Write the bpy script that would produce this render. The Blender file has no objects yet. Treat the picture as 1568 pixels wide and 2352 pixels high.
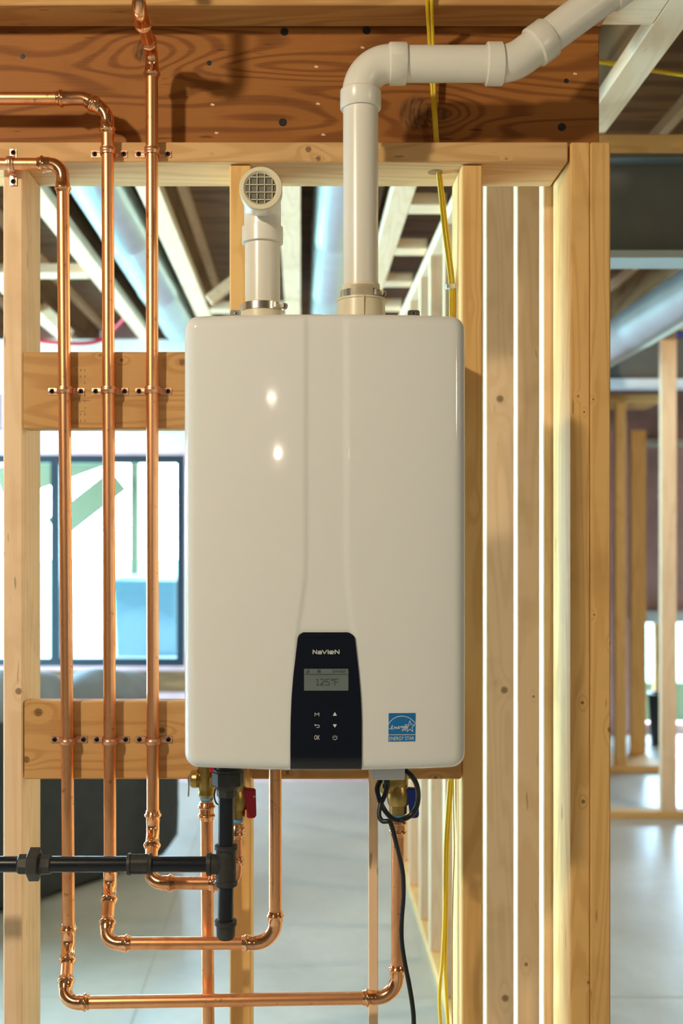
import bpy, bmesh, math, random
from mathutils import Vector, Matrix
random.seed(7)
sc = bpy.context.scene
COL = sc.collection
F = 2500.0; VX = 690.0; VY = 1235.0; EYE = 1.55      # focal length in pixels, principal point, eye height

# ------------------------------------------------------------------ camera, world, lights, exposure
cam = bpy.data.cameras.new('camera'); co = bpy.data.objects.new('camera', cam); COL.objects.link(co)
co.location = (0, 0, EYE); co.rotation_euler = (math.pi/2, 0, 0)
cam.sensor_fit = 'AUTO'; cam.sensor_width = 36; cam.lens = F/2352*36
cam.shift_x = (784-VX)/2352; cam.shift_y = (VY-1176)/2352
cam.clip_start = 0.05
cam.dof.use_dof = True; cam.dof.focus_distance = 1.85; cam.dof.aperture_fstop = 3.2
sc.camera = co
w = bpy.data.worlds.new('world'); sc.world = w; w.use_nodes = True
bg = w.node_tree.nodes['Background']; bg.inputs[0].default_value = (0.47, 0.76, 1.0, 1); bg.inputs[1].default_value = 37.0
sc.view_settings.view_transform = 'Standard'; sc.view_settings.look = 'None'
sc.view_settings.gamma = 1; sc.view_settings.use_curve_mapping = False
sc.view_settings.exposure = 0.24

def lamp(name, loc, power, color, radius):
    l = bpy.data.lights.new(name, 'POINT'); l.energy = power; l.color = color; l.shadow_soft_size = radius
    o = bpy.data.objects.new(name, l); COL.objects.link(o); o.location = loc; return o
lamp('work_lamp', (-1.55, -0.15, 2.84), 150, (1.0, 0.90, 0.68), 0.08)
lamp('room_and_fill_lamp', (3.5, -1.4, 2.45), 60, (1.0, 0.90, 0.68), 0.25)  # added fill from the front right, brightens the wood there
lamp('room_and_fill_lamp', (-0.37, -1.7, 2.28), 1.6, (1.0, 0.92, 0.70), 0.012)
lamp('room_and_fill_lamp', (-0.31, -1.7, 1.99), 2.2, (1.0, 0.92, 0.70), 0.012)
lamp('hall_fill_lamp', (2.6, 4.2, 2.45), 60, (1.0, 0.88, 0.66), 0.08)  # added fill that lifts the dim side room
def portal(loc, rot, sx, sy):
    l = bpy.data.lights.new('portal', 'AREA'); l.shape = 'RECTANGLE'; l.size = sx; l.size_y = sy
    l.cycles.is_portal = True
    o = bpy.data.objects.new('portal', l); COL.objects.link(o); o.location = loc; o.rotation_euler = rot
BACK = 6.9
portal((-2.0, BACK+0.12, 1.405), (-math.pi/2, 0, 0), 2.6, 1.4)
portal((-4.12, 4.2, 1.1), (0, -math.pi/2, 0), 2.2, 3.7)
portal((3.4, 8.75, 0.48), (-math.pi/2, 0, 0), 1.6, 0.8)

# ------------------------------------------------------------------ materials
class NT:
    def __init__(s, name):
        s.m = bpy.data.materials.new(name); s.m.use_nodes = True
        s.t = s.m.node_tree; s.n = s.t.nodes; s.p = s.n['Principled BSDF']
    def link(s, a, b): s.t.links.new(a, b)
    def put(s, sock, v):
        if hasattr(v, 'is_output') or isinstance(v, bpy.types.NodeSocket): s.link(v, sock)
        else: sock.default_value = v
    def math(s, op, a, b=0.0, c=0.0, clamp=False):
        n = s.n.new('ShaderNodeMath'); n.operation = op; n.use_clamp = clamp
        s.put(n.inputs[0], a); s.put(n.inputs[1], b); s.put(n.inputs[2], c); return n.outputs[0]
    def vmath(s, op, a, b=None):
        n = s.n.new('ShaderNodeVectorMath'); n.operation = op; s.put(n.inputs[0], a)
        if b is not None: s.put(n.inputs[1], b)
        return n.outputs['Value'] if op == 'LENGTH' else n.outputs['Vector']
    def noise(s, vec, scale, detail=2, rough=0.5, dist=0.0):
        n = s.n.new('ShaderNodeTexNoise'); s.link(vec, n.inputs['Vector']); n.inputs['Scale'].default_value = scale
        n.inputs['Detail'].default_value = detail; n.inputs['Roughness'].default_value = rough
        n.inputs['Distortion'].default_value = dist; return n.outputs['Fac']
    def mix(s, f, a, b, mode='MIX'):
        n = s.n.new('ShaderNodeMix'); n.data_type = 'RGBA'; n.blend_type = mode
        s.put(n.inputs[0], f); s.put(n.inputs[6], a); s.put(n.inputs[7], b); return n.outputs[2]
    def smooth(s, v, lo, hi, a=0.0, b=1.0):
        n = s.n.new('ShaderNodeMapRange'); n.interpolation_type = 'SMOOTHSTEP'; s.put(n.inputs[0], v)
        n.inputs[1].default_value = lo; n.inputs[2].default_value = hi; n.inputs[3].default_value = a; n.inputs[4].default_value = b
        return n.outputs[0]
    def pos(s): return s.n.new('ShaderNodeNewGeometry').outputs['Position']
    def rand(s): return s.n.new('ShaderNodeObjectInfo').outputs['Random']
    def bump(s, h, strength, dist):
        n = s.n.new('ShaderNodeBump'); n.inputs['Strength'].default_value = strength; n.inputs['Distance'].default_value = dist
        s.put(n.inputs['Height'], h); s.link(n.outputs[0], s.p.inputs['Normal'])

def c4(c): return (c[0], c[1], c[2], 1.0)
def srgb(r, g, b):
    f = lambda v: (v/255/12.92) if v/255 <= 0.04045 else ((v/255+0.055)/1.055)**2.4
    return (f(r), f(g), f(b))

def plain(name, col, rough=0.5, metal=0.0, var=0.08, scale=30.0, coat=0.0):
    t = NT(name); p = t.p
    f = t.noise(t.pos(), scale, 3)
    a = c4([min(1, v*(1+var)) for v in col]); b = c4([v*(1-var) for v in col])
    t.put(p.inputs['Base Color'], t.mix(f, b, a))
    p.inputs['Roughness'].default_value = rough; p.inputs['Metallic'].default_value = metal
    if coat: p.inputs['Coat Weight'].default_value = coat
    return t.m

WOODS = {}
def wood(axis='Z', tone='spruce', knots=()):
    key = (axis, tone, tuple(knots))
    if key in WOODS: return WOODS[key]
    cols = {'spruce': ((0.86, 0.52, 0.195), (0.66, 0.34, 0.10), 0.45, 95.0),
            'pale':   ((0.85, 0.60, 0.38), (0.70, 0.44, 0.22), 0.35, 80.0),
            'plank':  ((0.62, 0.345, 0.13), (0.44, 0.21, 0.065), 0.55, 80.0),
            'plate':  ((0.68, 0.41, 0.185), (0.50, 0.27, 0.10), 0.5, 80.0),
            'fir':    ((0.36, 0.135, 0.030), (0.15, 0.042, 0.008), 0.62, 85.0),
            'osb':    ((0.24, 0.125, 0.05), (0.12, 0.055, 0.02), 0.7, 30.0)}[tone]
    t = NT('wood_%s_%s' % (tone, axis)); P = t.pos()
    sc_al, sc_ac = 0.9, 9.0
    v = {'X': (sc_al, sc_ac, sc_ac), 'Y': (sc_ac, sc_al, sc_ac), 'Z': (sc_ac, sc_ac, sc_al)}[axis]
    off = t.n.new('ShaderNodeCombineXYZ'); r = t.rand()
    for i in range(3): t.put(off.inputs[i], t.math('MULTIPLY', r, 7.0+5*i))
    q = t.vmath('ADD', t.vmath('MULTIPLY', P, v), off.outputs[0])
    n1 = t.noise(q, 0.9, 2, 0.5, 0.25)
    phase = t.math('MULTIPLY', n1, cols[3])
    dark = 0.0; knotmask = None; ringd = None
    for (kx, ky, kz, kr) in knots:
        d = t.vmath('SUBTRACT', P, (kx, ky, kz))
        sv = {'X': (0.55, 1, 1), 'Y': (1, 0.55, 1), 'Z': (1, 1, 0.55)}[axis]
        L = t.vmath('LENGTH', t.vmath('MULTIPLY', d, sv))
        L = t.math('ADD', L, t.math('MULTIPLY', t.math('SUBTRACT', n1, 0.5), kr*0.8))
        g = t.math('MULTIPLY', L, 1/(2.2*kr)); g = t.math('MULTIPLY', g, g)
        g = t.math('EXPONENT', t.math('MULTIPLY', g, -1.0))
        phase = t.math('ADD', phase, t.math('MULTIPLY', g, 17.0 if tone == 'fir' else 9.0))
        L2 = t.vmath('LENGTH', d)
        km = t.smooth(L2, kr*0.65, kr*1.15, 1.0, 0.0)
        knotmask = km if knotmask is None else t.math('MAXIMUM', knotmask, km)
        rg = t.math('SINE', t.math('MULTIPLY', L2, 9.0/kr))
        ringd = rg if ringd is None else t.math('ADD', ringd, rg)
    s1 = t.math('SINE', phase)
    ring = t.smooth(s1, -0.3, 1.0)
    q2 = t.vmath('MULTIPLY', P, {'X': (9, 420, 420), 'Y': (420, 9, 420), 'Z': (420, 420, 9)}[axis])
    fib = t.noise(q2, 1.0, 2, 0.6)
    f = t.math('MULTIPLY', ring, cols[2])
    f = t.math('ADD', f, t.math('MULTIPLY', t.math('SUBTRACT', fib, 0.5), 0.5), clamp=True)
    c = t.mix(f, c4(cols[0]), c4(cols[1]))
    # broad stains and per board tint
    st = t.noise(P, 5.0, 4, 0.6)
    c = t.mix(t.smooth(st, 0.52, 0.8, 0, 0.35), c, c4([x*0.62 for x in cols[1]]), 'MIX')
    hv = t.n.new('ShaderNodeHueSaturation'); t.link(c, hv.inputs['Color'])
    t.put(hv.inputs['Value'], t.math('ADD', t.math('MULTIPLY', r, 0.16), 0.92)); c = hv.outputs[0]
    # small flecks
    q3 = t.vmath('MULTIPLY', P, {'X': (14, 90, 90), 'Y': (90, 14, 90), 'Z': (90, 90, 14)}[axis])
    fl = t.noise(q3, 1.0, 1, 0.4)
    c = t.mix(t.smooth(fl, 0.74, 0.80, 0, 0.6), c, c4([x*0.35 for x in cols[1]]))
    if knotmask is not None:
        kc = t.mix(t.smooth(ringd, -0.5, 1.0), (0.20, 0.085, 0.03, 1), (0.07, 0.03, 0.012, 1))
        c = t.mix(t.math('MULTIPLY', knotmask, 0.75), c, kc)
    t.put(t.p.inputs['Base Color'], c)
    t.p.inputs['Roughness'].default_value = 0.62
    t.p.inputs['Specular IOR Level'].default_value = 0.25
    t.bump(fib, 0.25, 0.0006)
    WOODS[key] = t.m; return t.m

def copper_mat(name, base, dark, rough):
    t = NT(name); P = t.pos()
    a = t.noise(t.vmath('MULTIPLY', P, (14, 14, 5)), 1.0, 4, 0.62, 0.4)
    b = t.noise(P, 60.0, 3, 0.6)
    f = t.smooth(a, 0.46, 0.72)
    c = t.mix(t.math('MULTIPLY', f, 0.75), c4(base), c4(dark))
    c = t.mix(t.smooth(b, 0.62, 0.74, 0, 0.55), c, c4([v*0.5 for v in dark]))
    t.put(t.p.inputs['Base Color'], c); t.p.inputs['Metallic'].default_value = 1.0
    t.put(t.p.inputs['Roughness'], t.math('ADD', t.math('MULTIPLY', f, 0.12), rough))
    return t.m

M = {}
M['copper'] = copper_mat('copper', (0.97, 0.46, 0.22), (0.60, 0.24, 0.10), 0.33)
M['copper_bright'] = copper_mat('copper_fitting', (0.94, 0.48, 0.25), (0.60, 0.25, 0.11), 0.15)
M['strap'] = plain('copper_strap', (0.85, 0.45, 0.28), 0.38, 1.0)
def enamel():
    t = NT('white_enamel'); P = t.pos()
    t.put(t.p.inputs['Base Color'], t.mix(t.noise(P, 4, 3), (0.80, 0.79, 0.77, 1), (0.82, 0.81, 0.80, 1)))
    t.p.inputs['Roughness'].default_value = 0.065; t.p.inputs['Specular IOR Level'].default_value = 0.5
    t.bump(t.noise(P, 420, 1), 0.03, 0.0001); return t.m
M['enamel'] = enamel()
M['pvc'] = plain('white_pvc', (0.84, 0.79, 0.70), 0.27, 0, 0.03, 12)
M['pvc_body'] = plain('cream_plastic', (0.80, 0.71, 0.52), 0.35, 0, 0.03, 12)
M['grille_dark'] = plain('grille_mesh', (0.17, 0.16, 0.13), 0.6)
M['steel'] = plain('stainless_band', (0.75, 0.73, 0.68), 0.22, 1.0)
M['zinc'] = plain('zinc_screw', (0.42, 0.40, 0.37), 0.35, 1.0)
M['black_glass'] = plain('black_gloss_panel', (0.0035, 0.005, 0.012), 0.09, 0, 0.02)
M['black'] = plain('black_screw', (0.012, 0.012, 0.013), 0.45)
M['iron'] = plain('black_iron_pipe', (0.012, 0.015, 0.022), 0.27, 0.35, 0.3)
M['cast'] = plain('cast_iron_fitting', (0.040, 0.038, 0.037), 0.5, 0.3, 0.3, 150)
M['brass'] = plain('brass', (0.46, 0.31, 0.10), 0.34, 1.0, 0.2)
M['red'] = plain('red_vinyl', (0.42, 0.006, 0.02), 0.42)
M['blue'] = plain('blue_vinyl', (0.006, 0.025, 0.26), 0.42)
M['tape'] = plain('blue_thread_tape', (0.12, 0.36, 0.62), 0.6)
M['cord'] = plain('black_cord', (0.006, 0.006, 0.007), 0.35)
M['yellow'] = plain('yellow_cable', (0.80, 0.53, 0.02), 0.42, 0, 0.05)
M['brown_cable'] = plain('thin_brown_wire', (0.42, 0.24, 0.08), 0.5)
M['grey_plastic'] = plain('grey_plastic', (0.55, 0.54, 0.56), 0.45)
M['lcd'] = plain('lcd_screen', (0.15, 0.18, 0.18), 0.15)
M['lcd_dark'] = plain('lcd_digits', (0.045, 0.052, 0.055), 0.3)
M['print'] = plain('white_print', (0.75, 0.75, 0.72), 0.5)
M['sticker_blue'] = plain('blue_sticker', (0.005, 0.16, 0.46), 0.4)
M['galv'] = plain('galvanised_duct', (0.58, 0.70, 0.72), 0.3, 0.85, 0.12, 8)
M['steel_beam'] = plain('painted_steel_beam', (0.115, 0.112, 0.095), 0.55, 0, 0.15, 14)
M['drywall'] = plain('foundation_wall', (0.12, 0.11, 0.095), 0.8)
M['cream'] = plain('cream_board', (0.78, 0.75, 0.66), 0.6)
M['pink'] = plain('pink_insulation', (0.66, 0.42, 0.42), 0.9, 0, 0.3, 7)
M['frame'] = plain('black_window_frame', (0.012, 0.02, 0.03), 0.4)
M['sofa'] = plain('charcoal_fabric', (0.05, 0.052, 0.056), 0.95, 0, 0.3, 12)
M['sofa_lit'] = plain('lit_couch_fabric', (0.30, 0.33, 0.38), 0.95, 0, 0.25, 9)  # lighter couch fabric: window light on the cushions put into the colour
M['teal'] = plain('teal_bin_plastic', (0.035, 0.11, 0.14), 0.5)
M['green_post'] = plain('treated_lumber', (0.095, 0.11, 0.055), 0.8)
M['lawn'] = plain('lawn', (0.10, 0.16, 0.09), 0.95, 0, 0.4, 2)
M['red_pipe'] = plain('red_pex', (0.5, 0.012, 0.03), 0.35)
M['blue_pipe'] = plain('blue_pex', (0.012, 0.03, 0.28), 0.35)
M['sill_lit_flange'] = plain('white_sill_lit_flange', (0.75, 0.8, 0.85), 0.5)
def concrete():
    t = NT('polished_concrete'); P = t.pos()
    a = t.noise(P, 1.1, 5, 0.6, 0.4); b = t.noise(P, 18, 4, 0.6)
    c = t.mix(t.smooth(a, 0.3, 0.7), (0.50, 0.475, 0.40, 1), (0.68, 0.655, 0.58, 1))
    c = t.mix(t.math('MULTIPLY', b, 0.25), c, (0.30, 0.28, 0.24, 1))
    t.put(t.p.inputs['Base Color'], c)
    t.put(t.p.inputs['Roughness'], t.math('ADD', t.math('MULTIPLY', a, 0.25), 0.22)); return t.m
M['concrete'] = concrete()
def glass():
    t = NT('window_glass'); t.n.remove(t.p)
    tr = t.n.new('ShaderNodeBsdfTransparent'); gl = t.n.new('ShaderNodeBsdfGlossy'); gl.inputs['Roughness'].default_value = 0.02
    tr.inputs[0].default_value = (0.93, 0.98, 0.97, 1)
    mx = t.n.new('ShaderNodeMixShader'); mx.inputs[0].default_value = 0.06
    t.link(tr.outputs[0], mx.inputs[1]); t.link(gl.outputs[0], mx.inputs[2])
    t.link(mx.outputs[0], t.n['Material Output'].inputs[0]); return t.m
M['glass'] = glass()

# ------------------------------------------------------------------ helpers
WO = {}
def P(px, py, D): return Vector(((px-VX)/F*D, D, EYE-(py-VY)/F*D))
def setp(o, label=None, cat=None, group=None, kind=None):
    if label: o['label'] = label
    if cat: o['category'] = cat
    if group: o['group'] = group
    if kind: o['kind'] = kind
    return o
def thing(name, label, cat, loc, group=None, kind=None):
    o = bpy.data.objects.new(name, None); COL.objects.link(o); o.location = loc; o.empty_display_size = 0.05
    WO[o] = Vector(loc); return setp(o, label, cat, group, kind)
def link(name, me, mat, parent, org):
    o = bpy.data.objects.new(name, me); COL.objects.link(o)
    if mat is not None and not me.materials: me.materials.append(mat)
    WO[o] = Vector(org)
    if parent is not None: o.parent = parent; o.location = Vector(org)-WO[parent]
    else: o.location = org
    return o
def fin(bm, name, mat, parent=None, ang=35, org=None, smooth=True):
    bmesh.ops.recalc_face_normals(bm, faces=bm.faces)
    if org is None:
        xs = [v.co.x for v in bm.verts]; ys = [v.co.y for v in bm.verts]; zs = [v.co.z for v in bm.verts]
        org = Vector(((min(xs)+max(xs))/2, (min(ys)+max(ys))/2, min(zs)))
    bmesh.ops.translate(bm, verts=bm.verts, vec=-Vector(org))
    me = bpy.data.meshes.new(name); bm.to_mesh(me); bm.free()
    if smooth:
        me.shade_smooth()
        me.set_sharp_from_angle(angle=math.radians(ang))
    return link(name, me, mat, parent, org)
def NB(): return bmesh.new()
def box(bm, x0, x1, y0, y1, z0, z1, bev=0.0, seg=1):
    r = bmesh.ops.create_cube(bm, size=1.0); vs = r['verts']
    for v in vs:
        v.co = Vector(((x0+x1)/2+v.co.x*(x1-x0), (y0+y1)/2+v.co.y*(y1-y0), (z0+z1)/2+v.co.z*(z1-z0)))
    if bev:
        es = list({e for v in vs for e in v.link_edges})
        r2 = bmesh.ops.bevel(bm, geom=es, offset=bev, segments=seg, affect='EDGES', profile=0.5)
    return bm
def boxobj(name, mat, parent, x0, x1, y0, y1, z0, z1, bev=0.0015, seg=1, ang=35):
    return fin(box(NB(), x0, x1, y0, y1, z0, z1, bev, seg), name, mat, parent, ang)
def sweep(bm, pts, rad, seg=20, cap=True, up=None):
    pts = [Vector(p) for p in pts]; n = len(pts)
    if not isinstance(rad, (list, tuple)): rad = [rad]*n
    T = []
    for i in range(n):
        a = pts[max(0, i-1)]; b = pts[min(n-1, i+1)]; T.append((b-a).normalized())
    ref = Vector((0, 1, 0)) if abs(T[0].y) < 0.8 else Vector((1, 0, 0))
    N = (ref-T[0]*ref.dot(T[0])).normalized(); rings = []
    for i in range(n):
        if i:
            q = T[i-1].rotation_difference(T[i]); N = (q @ N); N = (N-T[i]*N.dot(T[i])).normalized()
        B = T[i].cross(N)
        rings.append([bm.verts.new(pts[i]+(N*math.cos(2*math.pi*k/seg)+B*math.sin(2*math.pi*k/seg))*rad[i]) for k in range(seg)])
    for i in range(n-1):
        for k in range(seg):
            bm.faces.new((rings[i][k], rings[i][(k+1) % seg], rings[i+1][(k+1) % seg], rings[i+1][k]))
    if cap:
        bm.faces.new(rings[0][::-1]); bm.faces.new(rings[-1])
    return bm
def fillet(pts, br, n=10):
    pts = [Vector(p) for p in pts]; out = [pts[0]]
    for i in range(1, len(pts)-1):
        a, b, c = pts[i-1], pts[i], pts[i+1]; u = (a-b).normalized(); v = (c-b).normalized()
        th = u.angle(v)
        if th > 3.1: out.append(b); continue
        t = min(br/math.tan(th/2), (a-b).length*0.48 if i > 1 else (a-b).length*0.95, (c-b).length*0.95)
        r = t*math.tan(th/2); cen = b+(u+v).normalized()*(r/math.sin(th/2))
        s = (b+u*t)-cen; e = (b+v*t)-cen; q = s.rotation_difference(e); ax, an = q.to_axis_angle()
        for k in range(n+1): out.append(cen+(Matrix.Rotation(an*k/n, 3, ax) @ s))
    out.append(pts[-1]); return out
def arclen(pts):
    s = [0.0]
    for a, b in zip(pts, pts[1:]): s.append(s[-1]+(b-a).length)
    return s
def profile_sweep(bm, pts, prof, seg=24):
    """prof: list of (s, r) with s measured along the path"""
    S = arclen(pts); L = S[-1]
    ks = sorted(set([round(x, 6) for x in S]+[round(min(max(p[0], 0), L), 6) for p in prof]))
    def at(s):
        for i in range(len(S)-1):
            if s <= S[i+1]+1e-9:
                f = 0 if S[i+1] == S[i] else (s-S[i])/(S[i+1]-S[i]); return pts[i].lerp(pts[i+1], f)
        return pts[-1]
    def rr(s):
        for (a, ra), (b, rb) in zip(prof, prof[1:]):
            if s <= b+1e-9: return ra+(rb-ra)*((s-a)/(b-a) if b > a else 0)
        return prof[-1][1]
    # drop near duplicates
    kk = [ks[0]]
    for k in ks[1:]:
        if k-kk[-1] > 2e-4: kk.append(k)
    return sweep(bm, [at(k) for k in kk], [rr(k) for k in kk], seg)
PR = 0.0111
ENDP = [(0, 0.0119), (0.0008, 0.0126), (0.0045, 0.0127), (0.0060, 0.0146), (0.0075, 0.0154), (0.0090, 0.0154), (0.0105, 0.0146),
        (0.0120, 0.0128), (0.0200, 0.0127), (0.0225, 0.0119)]
def press_fit(name, pts, parent, br=0.024):
    path = fillet(pts, br, 12) if len(pts) > 2 else [Vector(p) for p in pts]
    L = arclen(path)[-1]
    prof = [p for p in ENDP if p[0] < L/2-0.001]+[(L-p[0], p[1]) for p in reversed(ENDP) if p[0] < L/2-0.001]
    return fin(profile_sweep(NB(), path, prof, 28), name, M['copper_bright'], parent, 50)
def pipe(name, a, b, r, mat, parent, seg=28):
    return fin(sweep(NB(), [a, b], r, seg), name, mat, parent, 50)
def along(a, b, d):
    a = Vector(a); b = Vector(b); return a+(b-a).normalized()*d
def lathe(bm, cen, axis, prof, seg=28, sides=None):
    """prof: (distance along axis, radius)"""
    axis = Vector(axis).normalized(); cen = Vector(cen)
    return sweep(bm, [cen+axis*p[0] for p in prof], [p[1] for p in prof], seg)
def catmull(pts, n=8):
    pts = [Vector(p) for p in pts]; q = [pts[0]*2-pts[1]]+pts+[pts[-1]*2-pts[-2]]; out = []
    for i in range(1, len(q)-2):
        a, b, c, d = q[i-1], q[i], q[i+1], q[i+2]
        for k in range(n):
            t = k/n; out.append(0.5*((2*b)+(c-a)*t+(2*a-5*b+4*c-d)*t*t+(3*b-a-3*c+d)*t**3))
    out.append(pts[-1]); return out
def hexprism(bm, cen, axis, r, L, sides=6, rot=0.0):
    axis = Vector(axis).normalized(); ref = Vector((0, 1, 0)) if abs(axis.y) < 0.8 else Vector((1, 0, 0))
    N = (ref-axis*ref.dot(axis)).normalized(); B = axis.cross(N); rings = []
    for d, rr in ((-L/2, r*0.93), (-L/2+L*0.08, r), (L/2-L*0.08, r), (L/2, r*0.93)):
        rings.append([bm.verts.new(Vector(cen)+axis*d+(N*math.cos(rot+2*math.pi*k/sides)+B*math.sin(rot+2*math.pi*k/sides))*rr) for k in range(sides)])
    for i in range(3):
        for k in range(sides): bm.faces.new((rings[i][k], rings[i][(k+1) % sides], rings[i+1][(k+1) % sides], rings[i+1][k]))
    bm.faces.new(rings[0][::-1]); bm.faces.new(rings[3]); return bm
def plate(bm, pts2, y0, y1):
    """extrude polygon of (x, z) between y0 (front) and y1"""
    a = [bm.verts.new((x, y0, z)) for x, z in pts2]; b = [bm.verts.new((x, y1, z)) for x, z in pts2]; n = len(a)
    bm.faces.new(a); bm.faces.new(b[::-1])
    for i in range(n): bm.faces.new((a[i], b[i], b[(i+1) % n], a[(i+1) % n]))
    return bm
def screw_head(parent, c, r=0.005, name='screw', mat=None, t=0.0022):
    """pan head facing the camera, with a recessed cross"""
    bm = NB(); c = Vector(c)
    lathe(bm, c, (0, -1, 0), [(-0.001, r*0.98), (0, r), (t*0.6, r*0.85), (t, r*0.5), (t, r*0.42), (t-0.0007, r*0.36)], 14)
    return fin(bm, name, mat or M['black'], parent, 40)

# ------------------------------------------------------------------ the setting
ZC = EYE+1.35            # subfloor underside
HJ = 1.07                # joist underside above the eye
W0 = 1.98                # front plane of the middle stud wall
fl = boxobj('floor', M['concrete'], None, -4.1, 5.0, -3.0, 9.0, -0.12, 0.0, 0); setp(fl, 'polished grey concrete basement floor', 'floor', kind='structure')
bm = NB(); box(bm, -0.545, -0.537, 2.4, 6.85, 0.0, 0.0006); box(bm, -4, 4.9, 3.67, 3.678, 0.0, 0.0006)
fin(bm, 'control_joint', plain('joint_filler', (0.5, 0.47, 0.38), 0.5), fl)
ce = boxobj('ceiling', wood('X', 'osb'), None, -4.1, 5.0, -3.0, 9.0, ZC, ZC+0.03, 0); setp(ce, 'brown wood panel subfloor seen from below between the joists', 'ceiling', kind='structure')
def ijoist(x, y0, y1):
    z = EYE+HJ
    j = boxobj('joist', wood('Y', 'pale'), ce, x-0.036, x+0.036, y0, y1, z, z+0.038, 0.002)
    boxobj('joist_web', wood('Y', 'osb'), j, x-0.005, x+0.005, y0, y1, z+0.038, ZC-0.038, 0)
    boxobj('joist_flange', wood('Y', 'pale'), j, x-0.036, x+0.036, y0, y1, ZC-0.038, ZC, 0)
for x, y1 in ((-3.0, 6.88), (-2.57, 6.88), (-2.14, 6.88), (-1.71, 6.88), (-1.27, 6.88), (-0.83, 6.88), (-0.467, 6.88), (-0.035, 6.88), (0.318, 6.88), (0.77, 5.8), (1.2, 5.8), (1.66, 5.8), (2.1, 5.8), (2.54, 5.8), (3.0, 5.8)):
    ijoist(x, 2.10, y1)
zj = EYE+HJ
for (x0, x1, y) in ((0.356, 0.470, 3.50), (0.356, 0.470, 4.03), (0.356, 0.470, 4.55), (0.356, 0.470, 5.05), (0.356, 0.470, 5.55), (-1.232, -0.868, 4.40), (-0.428, -0.075, 5.1)):
    boxobj('blocking', wood('X', 'pale'), ce, x0, x1, y, y+0.1, zj, zj+0.04, 0.002)
boxobj('blocking', wood('X', 'pale'), ce, 0.60, 0.733, 2.115, 2.27, zj-0.001, zj+0.04, 0.002)
# diagonal brace in the left bay and a slanted one beside the middle stud
def strut(a, b, w_, d_, mat, parent, name='brace'):
    a = Vector(a); b = Vector(b); t = (b-a).normalized(); up = Vector((0, 0, 1)); s = t.cross(up).normalized(); u = s.cross(t)
    bm = NB(); vs = []
    for p in (a, b):
        vs.append([bm.verts.new(p+s*i*w_/2+u*j*d_/2) for i, j in ((-1, -1), (1, -1), (1, 1), (-1, 1))])
    for k in range(4): bm.faces.new((vs[0][k], vs[0][(k+1) % 4], vs[1][(k+1) % 4], vs[1][k]))
    bm.faces.new(vs[0][::-1]); bm.faces.new(vs[1]); return fin(bm, name, mat, parent)
strut(P(97, 706, 5.2), P(160, 768, 5.2), 0.05, 0.05, wood('X', 'pale'), ce)
strut(P(480, 690, 4.2), P(545, 640, 4.2), 0.04, 0.04, wood('X', 'pale'), ce)
# ---- outer walls
def wallbox(name, x0, x1, y0, y1, z0, z1, mat, label):
    return setp(boxobj(name, mat, None, x0, x1, y0, y1, z0, z1, 0), label, 'wall', kind='structure')
WZ0, WZ1 = 0.735, 2.075
def wall_cut(name, label, mat, axis, c0, c1, a0, a1, holes, ztop):
    """wall slab with rectangular holes; holes: (h0,h1,z0,z1) sorted"""
    bm = NB()
    def bx(p, q, z0, z1):
        if q-p < 1e-4 or z1-z0 < 1e-4: return
        if axis == 'X': box(bm, p, q, c0, c1, z0, z1)
        else: box(bm, c0, c1, p, q, z0, z1)
    x = a0
    for h0, h1, z0, z1 in holes:
        bx(x, h0, 0, ztop); bx(h0, h1, 0, z0); bx(h0, h1, z1, ztop); x = h1
    bx(x, a1, 0, ztop)
    return setp(fin(bm, name, mat, None), label, 'wall', kind='structure')
wb = wall_cut('wall_back', 'far basement wall behind the couch with black window', M['pink'], 'X', BACK, BACK+0.15, -4.1, 1.7, [(-3.3, -0.735, WZ0, WZ1)], ZC)
wl = wall_cut('wall_left', 'left outer wall with an added, unseen patio door', M['drywall'], 'Y', -4.1, -3.95, -3.0, BACK, [(2.4, 6.1, 0.02, 2.15)], ZC)
wallbox('wall_right', 4.85, 5.0, -3.0, 8.6, 0, ZC, M['drywall'], 'right outer wall of the basement')
wallbox('wall_front', -4.1, 5.0, -3.15, -3.0, 0, ZC, M['drywall'], 'basement wall behind the viewer')
wf = wall_cut('wall_far', 'far wall of the side room with low daylight opening', M['pink'], 'X', 8.6, 8.72, 1.55, 5.0, [(2.65, 4.2, 0.08, 0.88)], ZC)
wallbox('wall_side', 1.55, 1.7, BACK+0.15, 8.6, 0, ZC, M['drywall'], 'short return wall at the back of the side room')
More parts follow.
